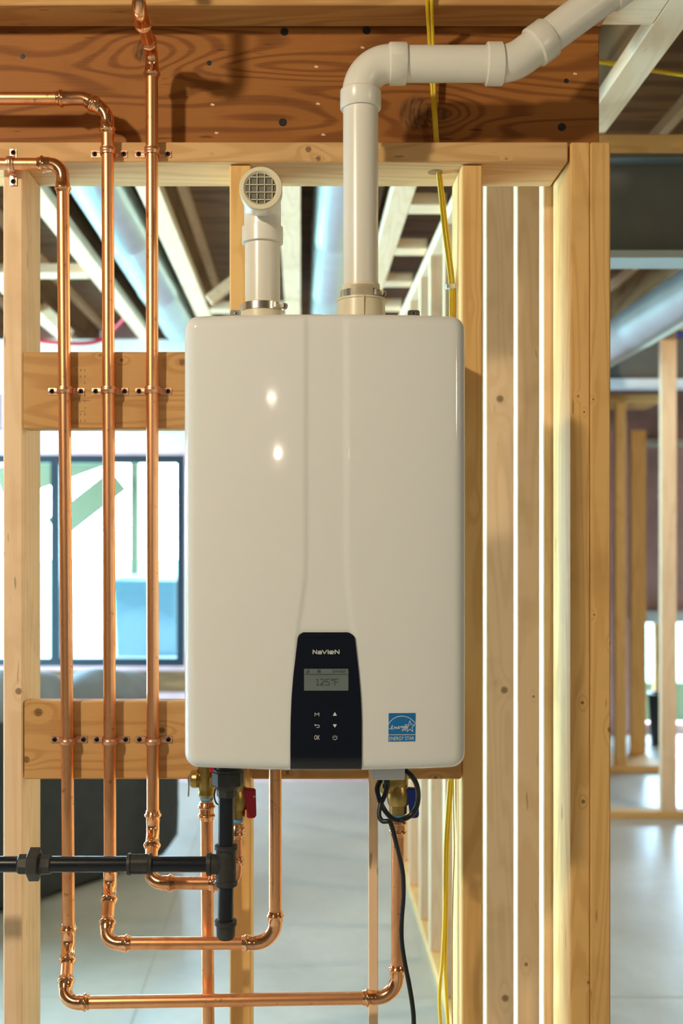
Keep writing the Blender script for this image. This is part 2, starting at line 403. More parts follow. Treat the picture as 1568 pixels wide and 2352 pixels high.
# header strip above the window, sill strip, studs between insulation
boxobj('header_board', M['cream'], wb, -3.9, 1.6, BACK-0.03, BACK, WZ1+0.03, WZ1+0.15, 0.004)
boxobj('sill_board', wood('X', 'osb'), wb, -3.9, 1.6, BACK-0.03, BACK, WZ0-0.16, WZ0-0.03, 0.004)
for x in (-3.2, -2.8, -2.37, -1.96, -1.43, -0.98, -0.55): boxobj('stud', wood('Z', 'spruce'), wb, x, x+0.04, BACK-0.02, BACK, WZ1+0.15, ZC-0.3, 0.002)
sb = setp(boxobj('drop_beam', M['cream'], None, -3.9, 0.46, 5.9, 6.02, EYE+0.80, EYE+1.078, 0.004), 'cream boxed beam crossing under the joists in the background', 'beam')
def window(n, x0, x1, mulls, y, z0, z1, label):
    t = thing('window_%d' % n, label, 'window', ((x0+x1)/2, y, z0), kind='structure'); b = 0.05
    bm = NB(); box(bm, x0, x1, y-0.03, y+0.07, z0, z0+b); box(bm, x0, x1, y-0.03, y+0.07, z1-b, z1)
    box(bm, x0, x0+b, y-0.03, y+0.07, z0+b, z1-b); box(bm, x1-b, x1, y-0.03, y+0.07, z0+b, z1-b)
    fin(bm, 'window_frame', M['frame'], t)
    for m in mulls: boxobj('mullion', M['frame'], t, m-0.029, m+0.029, y-0.02, y+0.06, z0+b, z1-b, 0)
    e = [x0+b]+[v for m in mulls for v in (m-0.029, m+0.029)]+[x1-b]
    for i in range(0, len(e), 2): boxobj('pane', M['glass'], t, e[i], e[i+1], y+0.02, y+0.026, z0+b, z1-b, 0)
window(1, -3.3, -0.735, (-2.43, -1.56), BACK+0.04, WZ0, WZ1, 'wide black framed window behind the couch, bright daylight outside')
# unseen patio door added in the left wall to bring in side light
t = thing('added_door_1', 'unseen glazed patio door added in the left wall as a daylight source', 'door', (-4.02, 4.25, 0.02), kind='structure')
bm = NB()
for (a, b, c, d) in ((2.4, 6.1, 0.02, 0.07), (2.4, 6.1, 2.1, 2.15), (2.4, 2.46, 0.07, 2.1), (6.04, 6.1, 0.07, 2.1), (4.2, 4.3, 0.07, 2.1)): box(bm, -4.06, -3.98, a, b, c, d)
fin(bm, 'added_door_frame', M['frame'], t)
for a, b in ((2.46, 4.2), (4.3, 6.04)): boxobj('pane', M['glass'], t, -4.024, -4.018, a, b, 0.07, 2.1, 0)

# ---- middle stud wall (frame nailed together = one piece of the setting)
def kn(px, py, r, D=W0): v = P(px, py, D); return (round(v.x, 4), round(v.y, 4), round(v.z, 4), r)
wc = thing('wall_center', 'open wooden stud wall carrying the water heater and pipes', 'wall', (0, W0+0.07, 0), kind='structure')
S1 = W0+0.139
ZP0 = EYE+(VY-372)/F*W0; ZP1 = EYE+(VY-326)/F*W0
def X(px, D=W0): return (px-VX)/F*D
boxobj('top_plate', wood('X', 'plate', (kn(708, 343, 0.006), kn(731, 364, 0.005), kn(1162, 365, 0.002), kn(486, 352, 0.001))), wc, -1.9, X(1304), W0, S1, ZP0, ZP1, 0.002)
boxobj('bottom_plate', wood('X', 'spruce'), wc, -1.9, X(1400), W0, S1, 0, 0.038, 0.002)
def stud(px0, px1, z1, y0=W0+0.018, knots=(), tone='spruce', name='stud'):
    return boxobj(name, wood('Z', tone, knots), wc, X(px0, y0), X(px1, y0), y0, S1, 0.038, z1, 0.0025)
stud(7, 52, ZP0, W0+0.002, (kn(42, 1588, 0.007), kn(85, 1350, 0.003)), 'pale')
for p_ in (-510, -1027): stud(p_, p_+48, ZP0, W0+0.002, (), 'pale')
stud(527, 576, ZP0, W0+0.012, (kn(541, 569, 0.0055), kn(545, 1850, 0.004)))
stud(1060, 1108, ZP0, W0+0.012, (kn(1095, 701, 0.006), kn(1098, 1165, 0.008), kn(1080, 900, 0.003), kn(1076, 2050, 0.004)))
stud(1310, 1354.5, ZP1, W0, (kn(1337, 1614, 0.0035), kn(1339, 1841, 0.0042), kn(1341, 946, 0.002), kn(1327, 910, 0.002), kn(1352, 2257, 0.003)))
stud(1355.5, 1402, ZP1, W0, (kn(1402, 1676, 0.006), kn(1403, 1478, 0.003), kn(1362, 917, 0.002), kn(1364, 1412, 0.002)))
for (a, b, px0, px1, ks) in ((808, 985, 52.5, 526.5, (kn(279, 827, 0.004), kn(418, 832, 0.006), kn(230, 816, 0.002))),
                         (1611, 1790, 55, 526.5, (kn(88, 1636, 0.008), kn(60, 1745, 0.007), kn(372, 1677, 0.006), kn(455, 1720, 0.003))),
                         (808, 985, 577, 1059, ()), (1611, 1790, 577, 1059, (kn(1000, 1787, 0.004), kn(660, 1775, 0.004)))):
    boxobj('blocking_board', wood('X', 'plank', ks), wc, X(px0), X(px1), W0, W0+0.038, EYE-(b-VY)/F*W0, EYE-(a-VY)/F*W0, 0.0025)
# narrow furring strip standing in front of the lower board
yb = W0-0.022
fs = boxobj('furring_strip', wood('Z', 'pale'), None, X(847, yb), X(868, yb), yb, W0-0.001, 0.0, 1.30, 0.0015)
setp(fs, 'narrow pale wooden strip standing upright below the heater, left of the blue handled valve', 'strip')
# ---- side stud wall running away from the viewer
wr = thing('wall_side_frame', 'row of wooden studs running back on the right', 'wall', (0.54, 4, 0), kind='structure')
XR = 0.473
ks = {2.15: ((1258, 1350, 0.004),), 2.38: ((1208, 2215, 0.004), (1225, 1600, 0.003)), 2.78: ((1148, 916, 0.009), (1158, 1585, 0.009), (1160, 2293, 0.009))}
for d in (2.15, 2.38, 2.78, 3.18, 3.58, 3.98, 4.31, 4.73, 5.10, 5.5, 5.85):
    y0 = 2.122 if d == 2.15 else d
    y1 = 2.16 if d == 2.15 else d+0.038
    boxobj('stud', wood('Z', 'pale', tuple(kn(a, b, r*1.1, d) for a, b, r in ks.get(d, ()))), wr, XR, XR+0.10, y0, y1, 0.038, EYE+1.032, 0.002)
boxobj('bottom_plate', wood('Y', 'spruce'), wr, XR, XR+0.10, 2.122, 5.89, 0, 0.038, 0.002)
boxobj('top_plate', wood('Y', 'pale'), wr, XR, XR+0.10, 2.122, 5.89, EYE+1.032, EYE+HJ, 0.002)
# ---- side room framing seen past the double stud
wq = thing('wall_partition', 'distant open stud partition with one upright, on the far right', 'wall', (2.9, 6.05, 0), kind='structure')
boxobj('bottom_plate', wood('X', 'spruce'), wq, 1.62, 4.8, 6.0, 6.09, 0, 0.04, 0.003)
boxobj('top_plate', wood('X', 'spruce'), wq, 1.62, 4.8, 6.0, 6.09, EYE+1.16, EYE+1.20, 0.003)
for a in (1518, 1790): boxobj('stud', wood('Z', 'pale'), wq, X(a, 6.0), X(a, 6.0)+0.086, 6.0, 6.04, 0.04, EYE+1.16, 0.003)
wz = thing('wall_closet', 'distant corner of light studs right of the double stud', 'wall', (2.2, 7.4, 0), kind='structure')
for (a, b, D, zt) in ((1413, 1438, 7.2, 0.9), (1449, 1484, 7.6, 0.75)):
    boxobj('stud', wood('Z', 'spruce'), wz, X(a, D), X(b, D), D, D+0.04, 0.04, EYE+zt, 0.003)
boxobj('top_plate', wood('X', 'spruce'), wz, X(1380, 7.2), X(1484, 7.6), 7.2, 7.64, EYE+0.9, EYE+0.95, 0.003)
boxobj('bottom_plate', wood('X', 'spruce'), wz, X(1380, 7.2), X(1484, 7.6), 7.2, 7.64, 0, 0.04, 0.003)
boxobj('sill_board', M['sill_lit_flange'], wf, 2.6, 4.3, 8.53, 8.6, 0.88, 0.98, 0.01)
boxobj('header_board', M['cream'], wf, 2.6, 4.6, 8.55, 8.6, EYE+0.72, EYE+0.78, 0.01)
for x in (2.78, 3.3): boxobj('stud', wood('Z', 'spruce'), wf, x, x+0.06, 8.54, 8.6, 0.08, 0.88, 0.003)
bk = NB(); lathe(bk, (2.72, 8.2, 0.0), (0, 0, 1), [(0, 0.07), (0.01, 0.08), (0.36, 0.10), (0.37, 0.105), (0.38, 0.105), (0.38, 0.09), (0.36, 0.09)], 24)
setp(fin(bk, 'bucket', M['black'], None), 'small black bucket standing by the far daylight opening', 'bucket')

# ------------------------------------------------------------------ beams, ducts, distant services
YB = 2.03
hb = thing('header_beam', 'wide orange brown timber beam with screws and knots across the top', 'beam', (-0.3, YB+0.04, ZP1+0.001))
boxobj('timber', wood('X', 'fir', (kn(330, 118, 0.022, YB), kn(955, 262, 0.034, YB), kn(1015, 262, 0.012, YB))), hb, -1.9, X(1376, YB), YB, YB+0.085, ZP1+0.001, EYE+0.99, 0.002)
for (a, b) in ((653, 73), (842, 70), (649, 281), (1290, 292), (52, 130), (480, 145), (1300, 186)):
    p = P(a, b, YB); r = 0.0075 if (a, b) not in ((52, 130), (480, 145), (1300, 186)) else 0.0045
    bm = NB(); lathe(bm, p, (0, -1, 0), [(-0.001, r), (0.0006, r), (0.0012, r*0.7), (0.0002, r*0.45)], 16); fin(bm, 'screw', M['black'], hb)
for (a, b) in ((488, 241), (730, 239), (497, 306), (742, 310), (726, 154), (832, 110), (1320, 170)):
    p = P(a, b, YB); bm = NB(); plate(bm, [(p.x-0.004, p.z-0.001), (p.x+0.003, p.z-0.002), (p.x+0.004, p.z+0.001), (p.x-0.002, p.z+0.003)], YB-0.0008, YB+0.001)
    fin(bm, 'splinter', wood('X', 'pale'), hb)
rb = boxobj('overhead_board', wood('X', 'plank'), None, -1.9, 0.56, 1.945, 2.028, EYE+0.952, EYE+1.05, 0.002)
setp(rb, 'board fixed along the top edge of the timber beam, at the very top', 'board')
st = thing('steel_beam', 'dark grey steel beam with a wooden board on top, upper right', 'beam', (2.6, 2.93, EYE+0.74))
D = 2.88
zt = EYE+(VY-352)/F*D; zb = EYE+(VY-574)/F*D; zz = EYE+(VY-592)/F*D; zn = EYE+(VY-308)/F*D
boxobj('web', M['steel_beam'], st, 0.76, 4.8, D+0.055, D+0.067, zb, zt, 0)
boxobj('flange', M['steel_beam'], st, 0.76, 4.8, D, D+0.12, zt-0.012, zt, 0.001)
setp(boxobj('flange', plain('pale_flange', (0.42, 0.47, 0.46), 0.5), st, 0.76, 4.8, D, D+0.12, zz-0.0, zb, 0.001), 'pale bottom flange')
boxobj('nailer', wood('X', 'spruce'), st, 0.76, 4.8, D, D+0.12, zt, zn, 0.002)
s2 = thing('steel_beam', 'distant dark steel beam in the side room behind the upright stud', 'beam', (3, 6.6, EYE+0.9))
boxobj('web', M['steel_beam'], s2, 1.8, 4.8, 6.56, 6.57, EYE+0.95, EYE+1.2, 0)
boxobj('flange', M['sill_lit_flange'], s2, 1.8, 4.8, 6.5, 6.64, EYE+0.90, EYE+0.95, 0)  # bottom flange coloured white to stand for light falling on it
def duct(label, x, z, r, y0, y1, group=None):
    t = thing('round_duct', label, 'duct', (x, y0, z), group)
    n = int((y1-y0)/0.9)+1; y = y0
    for k in range(n):
        ye = min(y1, y+0.9)
        if ye-y < 0.05: break
        fin(profile_sweep(NB(), [Vector((x, y, z)), Vector((x, ye, z))], [(0, r*0.985), (0.02, r*0.985), (0.03, r*1.02), (0.045, r), (ye-y-0.03, r), (ye-y-0.02, r*1.03), (ye-y, r*1.03)], 32), 'duct_section', M['galv'], t)
        y = ye
duct('silver round duct in the joist bay behind the left copper pipes', -0.645, EYE+1.14, 0.095, 2.2, 5.85, 'ducts between the joists')
duct('silver round duct running back between the intake elbow and the tall vent pipe', 0.125, EYE+1.14, 0.085, 2.2, 5.85, 'ducts between the joists')
duct('round duct hanging in the side room below the steel beam, upper right', 1.52, EYE+0.95, 0.10, 3.05, 5.95)
def tube_thing(name, label, cat, pts, r, mat, n=8, group=None):
    return setp(fin(sweep(NB(), catmull(pts, n), r, 12), name, mat, None, 60), label, cat, group)
tube_thing('water_tube', 'red plastic water tube drooping below the far joists on the left', 'tube', [P(60, 775, 5.5), P(110, 785, 5.5), (P(190, 789, 5.5)), P(238, 778, 5.5), P(268, 750, 5.45), P(292, 725, 5.4)], 0.011, M['red_pipe'])
tube_thing('water_tube', 'blue plastic water tube crossing the side room behind the distant stud', 'tube', [P(1400, 778, 6.3), P(1470, 772, 6.3), P(1600, 765, 6.3)], 0.018, M['blue_pipe'])
tube_thing('cable', 'yellow cable running sideways at the upper right above the steel beam', 'cable', [P(1320, 132, 2.6), P(1440, 152, 2.6), P(1500, 162, 2.6), P(1620, 178, 2.6)], 0.0055, M['yellow'])

# ------------------------------------------------------------------ couch and what stands outside
def cushion(name, cen, size, rz, mat, parent, e=3.2, nx=18):
    bm = NB(); r = bmesh.ops.create_icosphere(bm, subdivisions=4, radius=1.0); R = Matrix.Rotation(rz, 3, 'Z')
    for v in bm.verts:
        c = v.co; k = (abs(c.x)**e+abs(c.y)**e+abs(c.z)**e)**(-1/e); c = c*k
        c = Vector((c.x*size[0]/2, c.y*size[1]/2, c.z*size[2]/2))
        c.z += 0.012*math.sin(c.x*17+c.y*9)+0.008*math.sin(c.y*23)
        v.co = R @ c+Vector(cen)
    return fin(bm, name, mat, parent, 180)
a = P(425, 1963, 5.3); b = P(99, 2076, 4.61); a.z = b.z = 0; t_ = (b-a).normalized(); n_ = Vector((-t_.y, t_.x, 0)) * -1
if n_.y < 0: n_ = -n_
rz = math.atan2(t_.y, t_.x)
so = thing('couch', 'dark grey couch with its back to the viewer, below the window', 'couch', (a+t_*0.95+n_*0.42))
L = 1.9
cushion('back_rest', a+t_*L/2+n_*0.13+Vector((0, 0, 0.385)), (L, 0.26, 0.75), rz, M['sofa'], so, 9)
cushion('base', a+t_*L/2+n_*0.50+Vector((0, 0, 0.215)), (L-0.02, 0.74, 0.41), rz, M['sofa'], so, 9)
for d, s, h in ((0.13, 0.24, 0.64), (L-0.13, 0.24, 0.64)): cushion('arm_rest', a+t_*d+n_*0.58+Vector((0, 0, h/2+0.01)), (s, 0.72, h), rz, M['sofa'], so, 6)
for i, d in enumerate((0.27, 0.80, 1.33)): cushion('back_cushion', a+t_*d+n_*0.30+Vector((0, 0, 0.66)), (0.64, 0.32, (0.50, 0.60, 0.64)[i]), rz, M['sofa_lit'], so, 2.8)
for d in (0.52, 1.38): cushion('seat_cushion', a+t_*d+n_*0.62+Vector((0, 0, 0.47)), (0.84, 0.52, 0.16), rz, M['sofa_lit'], so, 4)
gr = setp(boxobj('ground', M['lawn'], None, -30, 20, 9.02, 60, -0.3, 0.35, 0), 'pale ground outside the window', 'ground', kind='structure')
po = thing('porch', 'deck frame with posts outside the left window', 'porch', (-2.2, 9.5, 0.35))
for x in (-1.70, -1.47, -3.1): boxobj('post', M['green_post'], po, x, x+0.07, 9.4, 9.47, 0.35, 2.45, 0)
strut((-2.6, 9.4, 2.0), (-1.2, 9.4, 2.5), 0.06, 0.30, M['green_post'], po, 'brace')
strut((-2.1, 9.3, 1.62), (-1.55, 9.3, 2.05), 0.05, 0.22, M['green_post'], po, 'brace')
boxobj('porch_beam', M['green_post'], po, -4.0, -0.4, 9.2, 9.26, 2.22, 2.5, 0)
bn = NB(); p0 = P(352, 1340, 8.6)
v = []
for z, s in ((0.0, 0.10), (0.62, 0.25), (1.14, 0.27), (1.16, 0.29), (1.22, 0.29), (1.25, 0.22)):
    v.append([bn.verts.new((p0.x+i*s, 8.6+j*s*0.9, z)) for i, j in ((-1, -1), (1, -1), (1, 1), (-1, 1))])
for i in range(5):
    for k in range(4): bn.faces.new((v[i][k], v[i][(k+1) % 4], v[i+1][(k+1) % 4], v[i+1][k]))
bn.faces.new(v[0][::-1]); bn.faces.new(v[-1])
bo = setp(fin(bn, 'garden_bin', M['teal'], None), 'blue green wheeled bin outside the window, beside the couch', 'bin')

# ------------------------------------------------------------------ the water heater
Y0 = 1.69
hx0, hx1 = -0.1832, 0.2597; hz0, hz1 = 1.1885, 1.8990
HXC, HW, HZC, HH = (hx0+hx1)/2, (hx1-hx0)/2, (hz0+hz1)/2, (hz1-hz0)/2
RC = 0.021
def sdf(x, z, rc=RC):
    qx = abs(x-HXC)-(HW-rc); qz = abs(z-HZC)-(HH-rc)
    return rc-(math.hypot(max(qx, 0), max(qz, 0))+min(max(qx, qz), 0))
def sst(a, b, v):
    t = min(1, max(0, (v-a)/(b-a))); return t*t*(3-2*t)
def base_y(x, z):
    u = (x-HXC)/HW; v = (z-HZC)/HH; d = max(0.0, sdf(x, z)); y = Y0+0.010*u*u+0.003*v*v+0.004*abs(u)**8; R = 0.019
    if d < R: y += R-math.sqrt(max(0, R*R-(R-d)**2))
    return y
def pz(py): return EYE-(py-VY)/F*1.692
def pxx(px): return (px-VX)/F*1.692
def front_y(x, z):
    y = base_y(x, z); f = 1-sst(pz(1500), pz(1290), z)
    xl = pxx(707-22*f); xr = pxx(787+18*f); wv = 0.0105
    ch = sst(xl-0.006, xl, x)*(1-sst(xr, xr+wv, x)); fade = 1-sst(hz1-0.012, hz1-0.002, z)
    return y+0.0020*ch*fade
wh = thing('water_heater', 'white wall hung tankless water heater with black control panel', 'water heater', (HXC, 1.84, hz0))
def axis_samples(half, n):
    e = [0, .0003, .0012, .0028, .005, .008, .012, .0165, .021]
    inner = [-half+0.024+(2*half-0.048)*k/n for k in range(n+1)]
    return [-half+d for d in e]+inner+[half-d for d in reversed(e)]
bm = NB(); gx = axis_samples(HW, 120); gz = axis_samples(HH, 110); grid = []
for tz in gz:
    row = []
    for sx in gx:
        x, z = sx, tz; qx = abs(x)-(HW-RC); qz = abs(z)-(HH-RC)
        if qx > 0 and qz > 0:
            l = math.hypot(qx, qz)
            if l > RC: x = math.copysign(HW-RC+qx/l*RC, x); z = math.copysign(HH-RC+qz/l*RC, z)
        X_, Z_ = HXC+x, HZC+z; y = front_y(X_, Z_)
        u = x/HW; zz_ = Z_-(0.0035*(1-u*u) if z < 0 else -0.002*(1-u*u))*abs(z)/HH
        row.append(bm.verts.new((X_, y, zz_)))
    grid.append(row)
for j in range(len(gz)-1):
    for i in range(len(gx)-1): bm.faces.new((grid[j][i], grid[j][i+1], grid[j+1][i+1], grid[j+1][i]))
bmesh.ops.remove_doubles(bm, verts=bm.verts, dist=5e-5)
be = [e for e in bm.edges if e.is_boundary]
r = bmesh.ops.extrude_edge_only(bm, edges=be)
for v in [g for g in r['geom'] if isinstance(g, bmesh.types.BMVert)]: v.co.y = 1.752
fin(bm, 'front_cover', M['enamel'], wh, 60)
# case behind the cover
def rrect(x0, x1, z0, z1, r, n=6):
    out = []
    for cx, cz, a0 in ((x1-r, z1-r, 0), (x0+r, z1-r, 90), (x0+r, z0+r, 180), (x1-r, z0+r, 270)):
        for k in range(n+1):
            a = math.radians(a0+90*k/n); out.append((cx+r*math.cos(a), cz+r*math.sin(a)))
    return out
fin(plate(NB(), rrect(hx0+0.004, hx1-0.004, hz0+0.003, hz1-0.006, 0.016), 1.752, 1.962), 'case', M['enamel'], wh, 40)
# black control panel
LP = [(1450, 697), (1452, 692), (1456, 687), (1462, 683.5), (1475, 682), (1500, 679), (1550, 673), (1600, 669), (1650, 667), (1700, 666.5), (1748, 666.5), (1766, 666.5)]
RP = [(1450, 798), (1452, 804), (1456, 810), (1462, 814.5), (1475, 816), (1500, 819), (1550, 824.5), (1600, 828.5), (1650, 830.5), (1700, 830.5), (1748, 830.5), (1766, 830.5)]
def interp(T, y):
    for (a, va), (b, vb) in zip(T, T[1:]):
        if y <= b: return va+(vb-va)*(y-a)/(b-a)
    return T[-1][1]
def panel_y(x, z): return base_y(x, z)-0.0022
bm = NB(); rows = []
ysm = [1450, 1451, 1452, 1454, 1456, 1459, 1461, 1462.5, 1464, 1475]+list(range(1485, 1741, 10))+[1744, 1748, 1752, 1755, 1758, 1760, 1762, 1764, 1765.5, 1766.5]
bot = hz0-0.0035
for y in ysm:
    l, r_ = pxx(interp(LP, y)), pxx(interp(RP, y)); z = pz(y); row = []
    if z < hz0+0.0003: z = hz0+0.0003
    for k in range(25):
        x = l+(r_-l)*k/24; yy = panel_y(x, z)
        if y < 1462: yy += 0.0011
        u = (x-HXC)/HW
        row.append(bm.verts.new((x, yy, z-0.0035*(1-u*u)*max(0, (HZC-z)/HH))))
    rows.append(row)
for a, b in zip(rows, rows[1:]):
    for k in range(24): bm.faces.new((a[k], b[k], b[k+1], a[k+1]))
be = [e for e in bm.edges if e.is_boundary]
r = bmesh.ops.extrude_edge_only(bm, edges=be)
for v in [g for g in r['geom'] if isinstance(g, bmesh.types.BMVert)]: v.co.y += 0.006
cp = fin(bm, 'control_panel', M['black_glass'], wh, 40)
def conform(bm, px, py):
    r = front_y(pxx(px), pz(py))
    for v in bm.verts: v.co.y += front_y(v.co.x, v.co.z)-r
def ribbon(bm, pts, wd, y0, th=0.0004, yf=None):
    """stroke of width wd through (x,z) points, on the plane y0"""
    for a, b in zip(pts, pts[1:]):
        dx, dz = b[0]-a[0], b[1]-a[1]; l = math.hypot(dx, dz)
        if l < 1e-7: continue
        nx, nz = -dz/l*wd/2, dx/l*wd/2
        plate(bm, [(a[0]+nx, a[1]+nz), (a[0]-nx, a[1]-nz), (b[0]-nx, b[1]-nz), (b[0]+nx, b[1]+nz)], y0-th, y0)
    for p in pts[1:-1]: plate(bm, [(p[0]+wd/2*math.cos(k*math.pi/5), p[1]+wd/2*math.sin(k*math.pi/5)) for k in range(10)], y0-th*0.98, y0)
def pp(px, py): return (pxx(px), pz(py))
def text_obj(s, name, px0, px1, py_base, hpx, mat, parent, y, bold=0.0, spacing=1.0, bend=None):
    cu = bpy.data.curves.new('t', 'FONT'); cu.body = s; cu.size = 1.0; cu.extrude = 0.0; cu.offset = bold; cu.space_character = spacing
    o = bpy.data.objects.new('t', cu); COL.objects.link(o); bpy.context.view_layer.update()
    me = bpy.data.meshes.new_from_object(o.evaluated_get(bpy.context.evaluated_depsgraph_get()))
    bpy.data.objects.remove(o)
    bm = NB(); bm.from_mesh(me); bpy.data.meshes.remove(me)
    xs = [v.co.x for v in bm.verts]; ys = [v.co.y for v in bm.verts]
    w_ = max(xs)-min(xs); h_ = max(ys)-min(ys); X0, X1 = pxx(px0), pxx(px1); zb_ = pz(py_base); hh = hpx/F*1.692
    for v in bm.verts: v.co = Vector((X0+(v.co.x-min(xs))/w_*(X1-X0), y, zb_+(v.co.y-min(ys))/h_*hh))
    r = bmesh.ops.extrude_face_region(bm, geom=bm.faces[:])
    for g in r['geom']:
        if isinstance(g, bmesh.types.BMVert): g.co.y -= 0.0003
    if bend: conform(bm, *bend)
    return fin(bm, name, mat, parent, smooth=False)
def face_y(px, py, e=0.0004): return panel_y(pxx(px), pz(py))-e
# lettering NaVIeN drawn as strokes; zoom crop scale 4.3556 px per photo px, origin (640,1420)
def zc(x, y): return pp(640+x/4.3556, 1420+y/4.3556)
yl = face_y(748, 1497)
bm = NB(); W_ = 0.00118
for pts in ([(343, 355), (343, 315), (378, 353), (378, 313)],
            [(392, 331), (397, 327), (420, 326), (426, 331), (426, 353), (396, 353), (391, 348), (395, 341), (424, 339)],
            [(434, 315), (457, 353), (480, 315)],
            [(493, 313), (493, 356)],
            [(507, 341), (547, 341), (546, 331), (540, 326), (514, 326), (507, 332), (507, 347), (513, 353), (545, 353)],
            [(562, 355), (562, 315), (602, 353), (602, 313)]):
    ribbon(bm, [zc(*p) for p in pts], W_, yl)
fin(bm, 'lettering', M['print'], cp, smooth=False)
# lcd screen
y_s = face_y(750, 1560, 0.0003)
scn = fin(plate(NB(), rrect(*[pxx(698), pxx(799.5), pz(1585.5), pz(1535.5)], 0.001, 3), y_s-0.0006, y_s+0.002), 'screen', M['lcd'], cp)
ys2 = y_s-0.0007
bm = NB()
for pts in ([(372, 616), (388, 606), (388, 665)], [(372, 665), (404, 665)], [(415, 613), (422, 606), (442, 606), (450, 613), (450, 626), (415, 665), (452, 665)],
            [(505, 606), (468, 606), (466, 632), (495, 631), (505, 640), (503, 658), (495, 665), (464, 665)], [(558, 668), (558, 606), (595, 606)], [(558, 636), (588, 636)]):
    ribbon(bm, [zc(*p) for p in pts], 0.00075, ys2)
fin(bm, 'lettering', M['lcd_dark'], scn, smooth=False)
bm = NB(); ribbon(bm, [pp(762.5+2.4*math.cos(k*math.pi/5), 1560.5+2.4*math.sin(k*math.pi/5)) for k in range(11)], 0.0006, ys2)
ribbon(bm, [pp(701, 1548), pp(797, 1548)], 0.0006, ys2); fin(bm, 'screen_marks', M['lcd_dark'], scn, smooth=False)
text_obj('DHW HEAT', 'lettering', 763, 795, 1544.5, 6, plain('lcd_faint', (0.09, 0.105, 0.105), 0.3), scn, ys2)
bm = NB(); c = pp(732, 1541); plate(bm, rrect(c[0]-0.0022, c[0]+0.0022, c[1]-0.0022, c[1]+0.0022, 0.0004, 2), ys2-0.0003, ys2)
ribbon(bm, [pp(703, 1544), pp(706, 1539), pp(710, 1538), pp(709, 1543), pp(705, 1544)], 0.0007, ys2); fin(bm, 'screen_marks', plain('lcd_mid', (0.06, 0.07, 0.07), 0.3), scn, smooth=False)
# keypad
yk = face_y(749, 1665, 0.0002)
kp = fin(plate(NB(), rrect(pxx(704.5), pxx(793), pz(1710), pz(1621.5), 0.0015, 3), yk-0.0007, yk+0.003), 'keypad', M['black_glass'], cp)
yk2 = yk-0.0008
text_obj('OK', 'lettering', 721.5, 734, 1698, 10, M['print'], kp, yk2, 0.0)
bm = NB(); ribbon(bm, [zc(361, 976), zc(361, 943), zc(381, 962), zc(401, 943), zc(401, 976)], 0.00065, yk2)
ribbon(bm, [zc(360, 1065), zc(398, 1065), zc(406, 1072), zc(406, 1081), zc(398, 1089), zc(374, 1089)], 0.00065, yk2)
ribbon(bm, [zc(367, 1056), zc(358, 1065), zc(367, 1073)], 0.00065, yk2); fin(bm, 'button_symbols', M['print'], kp, smooth=False)
bm = NB(); plate(bm, [zc(540, 972), zc(580, 972), zc(560, 935)], yk2-0.0003, yk2); plate(bm, [zc(540, 1058), zc(560, 1091), zc(580, 1058)], yk2-0.0003, yk2)
fin(bm, 'arrow_symbols', M['print'], kp, smooth=False)
bm = NB(); ribbon(bm, [zc(561+21*math.sin(math.radians(a)), 1190-21*math.cos(math.radians(a))) for a in range(35, 330, 18)], 0.0006, yk2)
ribbon(bm, [zc(561, 1167), zc(561, 1190)], 0.0006, yk2); fin(bm, 'power_symbol', M['print'], kp, smooth=False)
# blue label
es = front_y(pxx(923), pz(1670))-0.0003
bm = NB()
for k in range(8):
    a, b = k/8, (k+1)/8
    plate(bm, [zc(1099+272*a, 951), zc(1099+272*b, 951), zc(1097+270*b, 1236), zc(1097+270*a, 1236)], es-0.0003, es+0.0012)
conform(bm, 923, 1670)
sk = fin(bm, 'sticker', M['sticker_blue'], wh, smooth=False)
setp(sk, 'square blue energy label')
e2 = es-0.0004
bm = NB(); ribbon(bm, [zc(1098, 1060), zc(1120, 1028), zc(1150, 1003), zc(1185, 987), zc(1225, 980), zc(1265, 984), zc(1305, 999), zc(1340, 1025), zc(1370, 1056)], 0.00085, e2)
ribbon(bm, [zc(1098, 1168), zc(1368, 1168)], 0.0008, e2)
star = []
for k in range(11):
    r_ = 58 if k % 2 == 0 else 25; a = math.radians(36*k); star.append(zc(1313+r_*math.sin(a)*0.9, 1088-r_*math.cos(a)*1.05))
ribbon(bm, star, 0.0008, e2)
ribbon(bm, [zc(*p) for p in ((1102, 1107), (1118, 1108), (1134, 1096), (1142, 1082), (1137, 1074), (1129, 1082), (1125, 1104), (1134, 1114), (1148, 1106), (1162, 1088), (1166, 1086), (1163, 1110),
    (1174, 1092), (1182, 1090), (1182, 1108), (1192, 1104), (1206, 1086), (1201, 1080), (1196, 1092), (1200, 1106), (1214, 1098), (1222, 1082), (1224, 1088), (1234, 1084), (1232, 1104))], 0.00072, e2)
ribbon(bm, [zc(*p) for p in ((1254, 1082), (1243, 1082), (1238, 1094), (1246, 1100), (1256, 1086), (1254, 1112), (1238, 1130), (1234, 1122), (1256, 1104), (1266, 1082), (1268, 1098), (1282, 1080), (1278, 1108), (1262, 1128), (1264, 1114), (1290, 1088), (1312, 1072))], 0.00072, e2)
conform(bm, 923, 1670); fin(bm, 'sticker_marks', M['print'], sk, smooth=False)
text_obj('ENERGY STAR', 'lettering', 640+1106/4.3556, 640+1357/4.3556, 1420+1224/4.3556, 8.7, M['print'], sk, e2, 0.006, 1.0, (923, 1670))
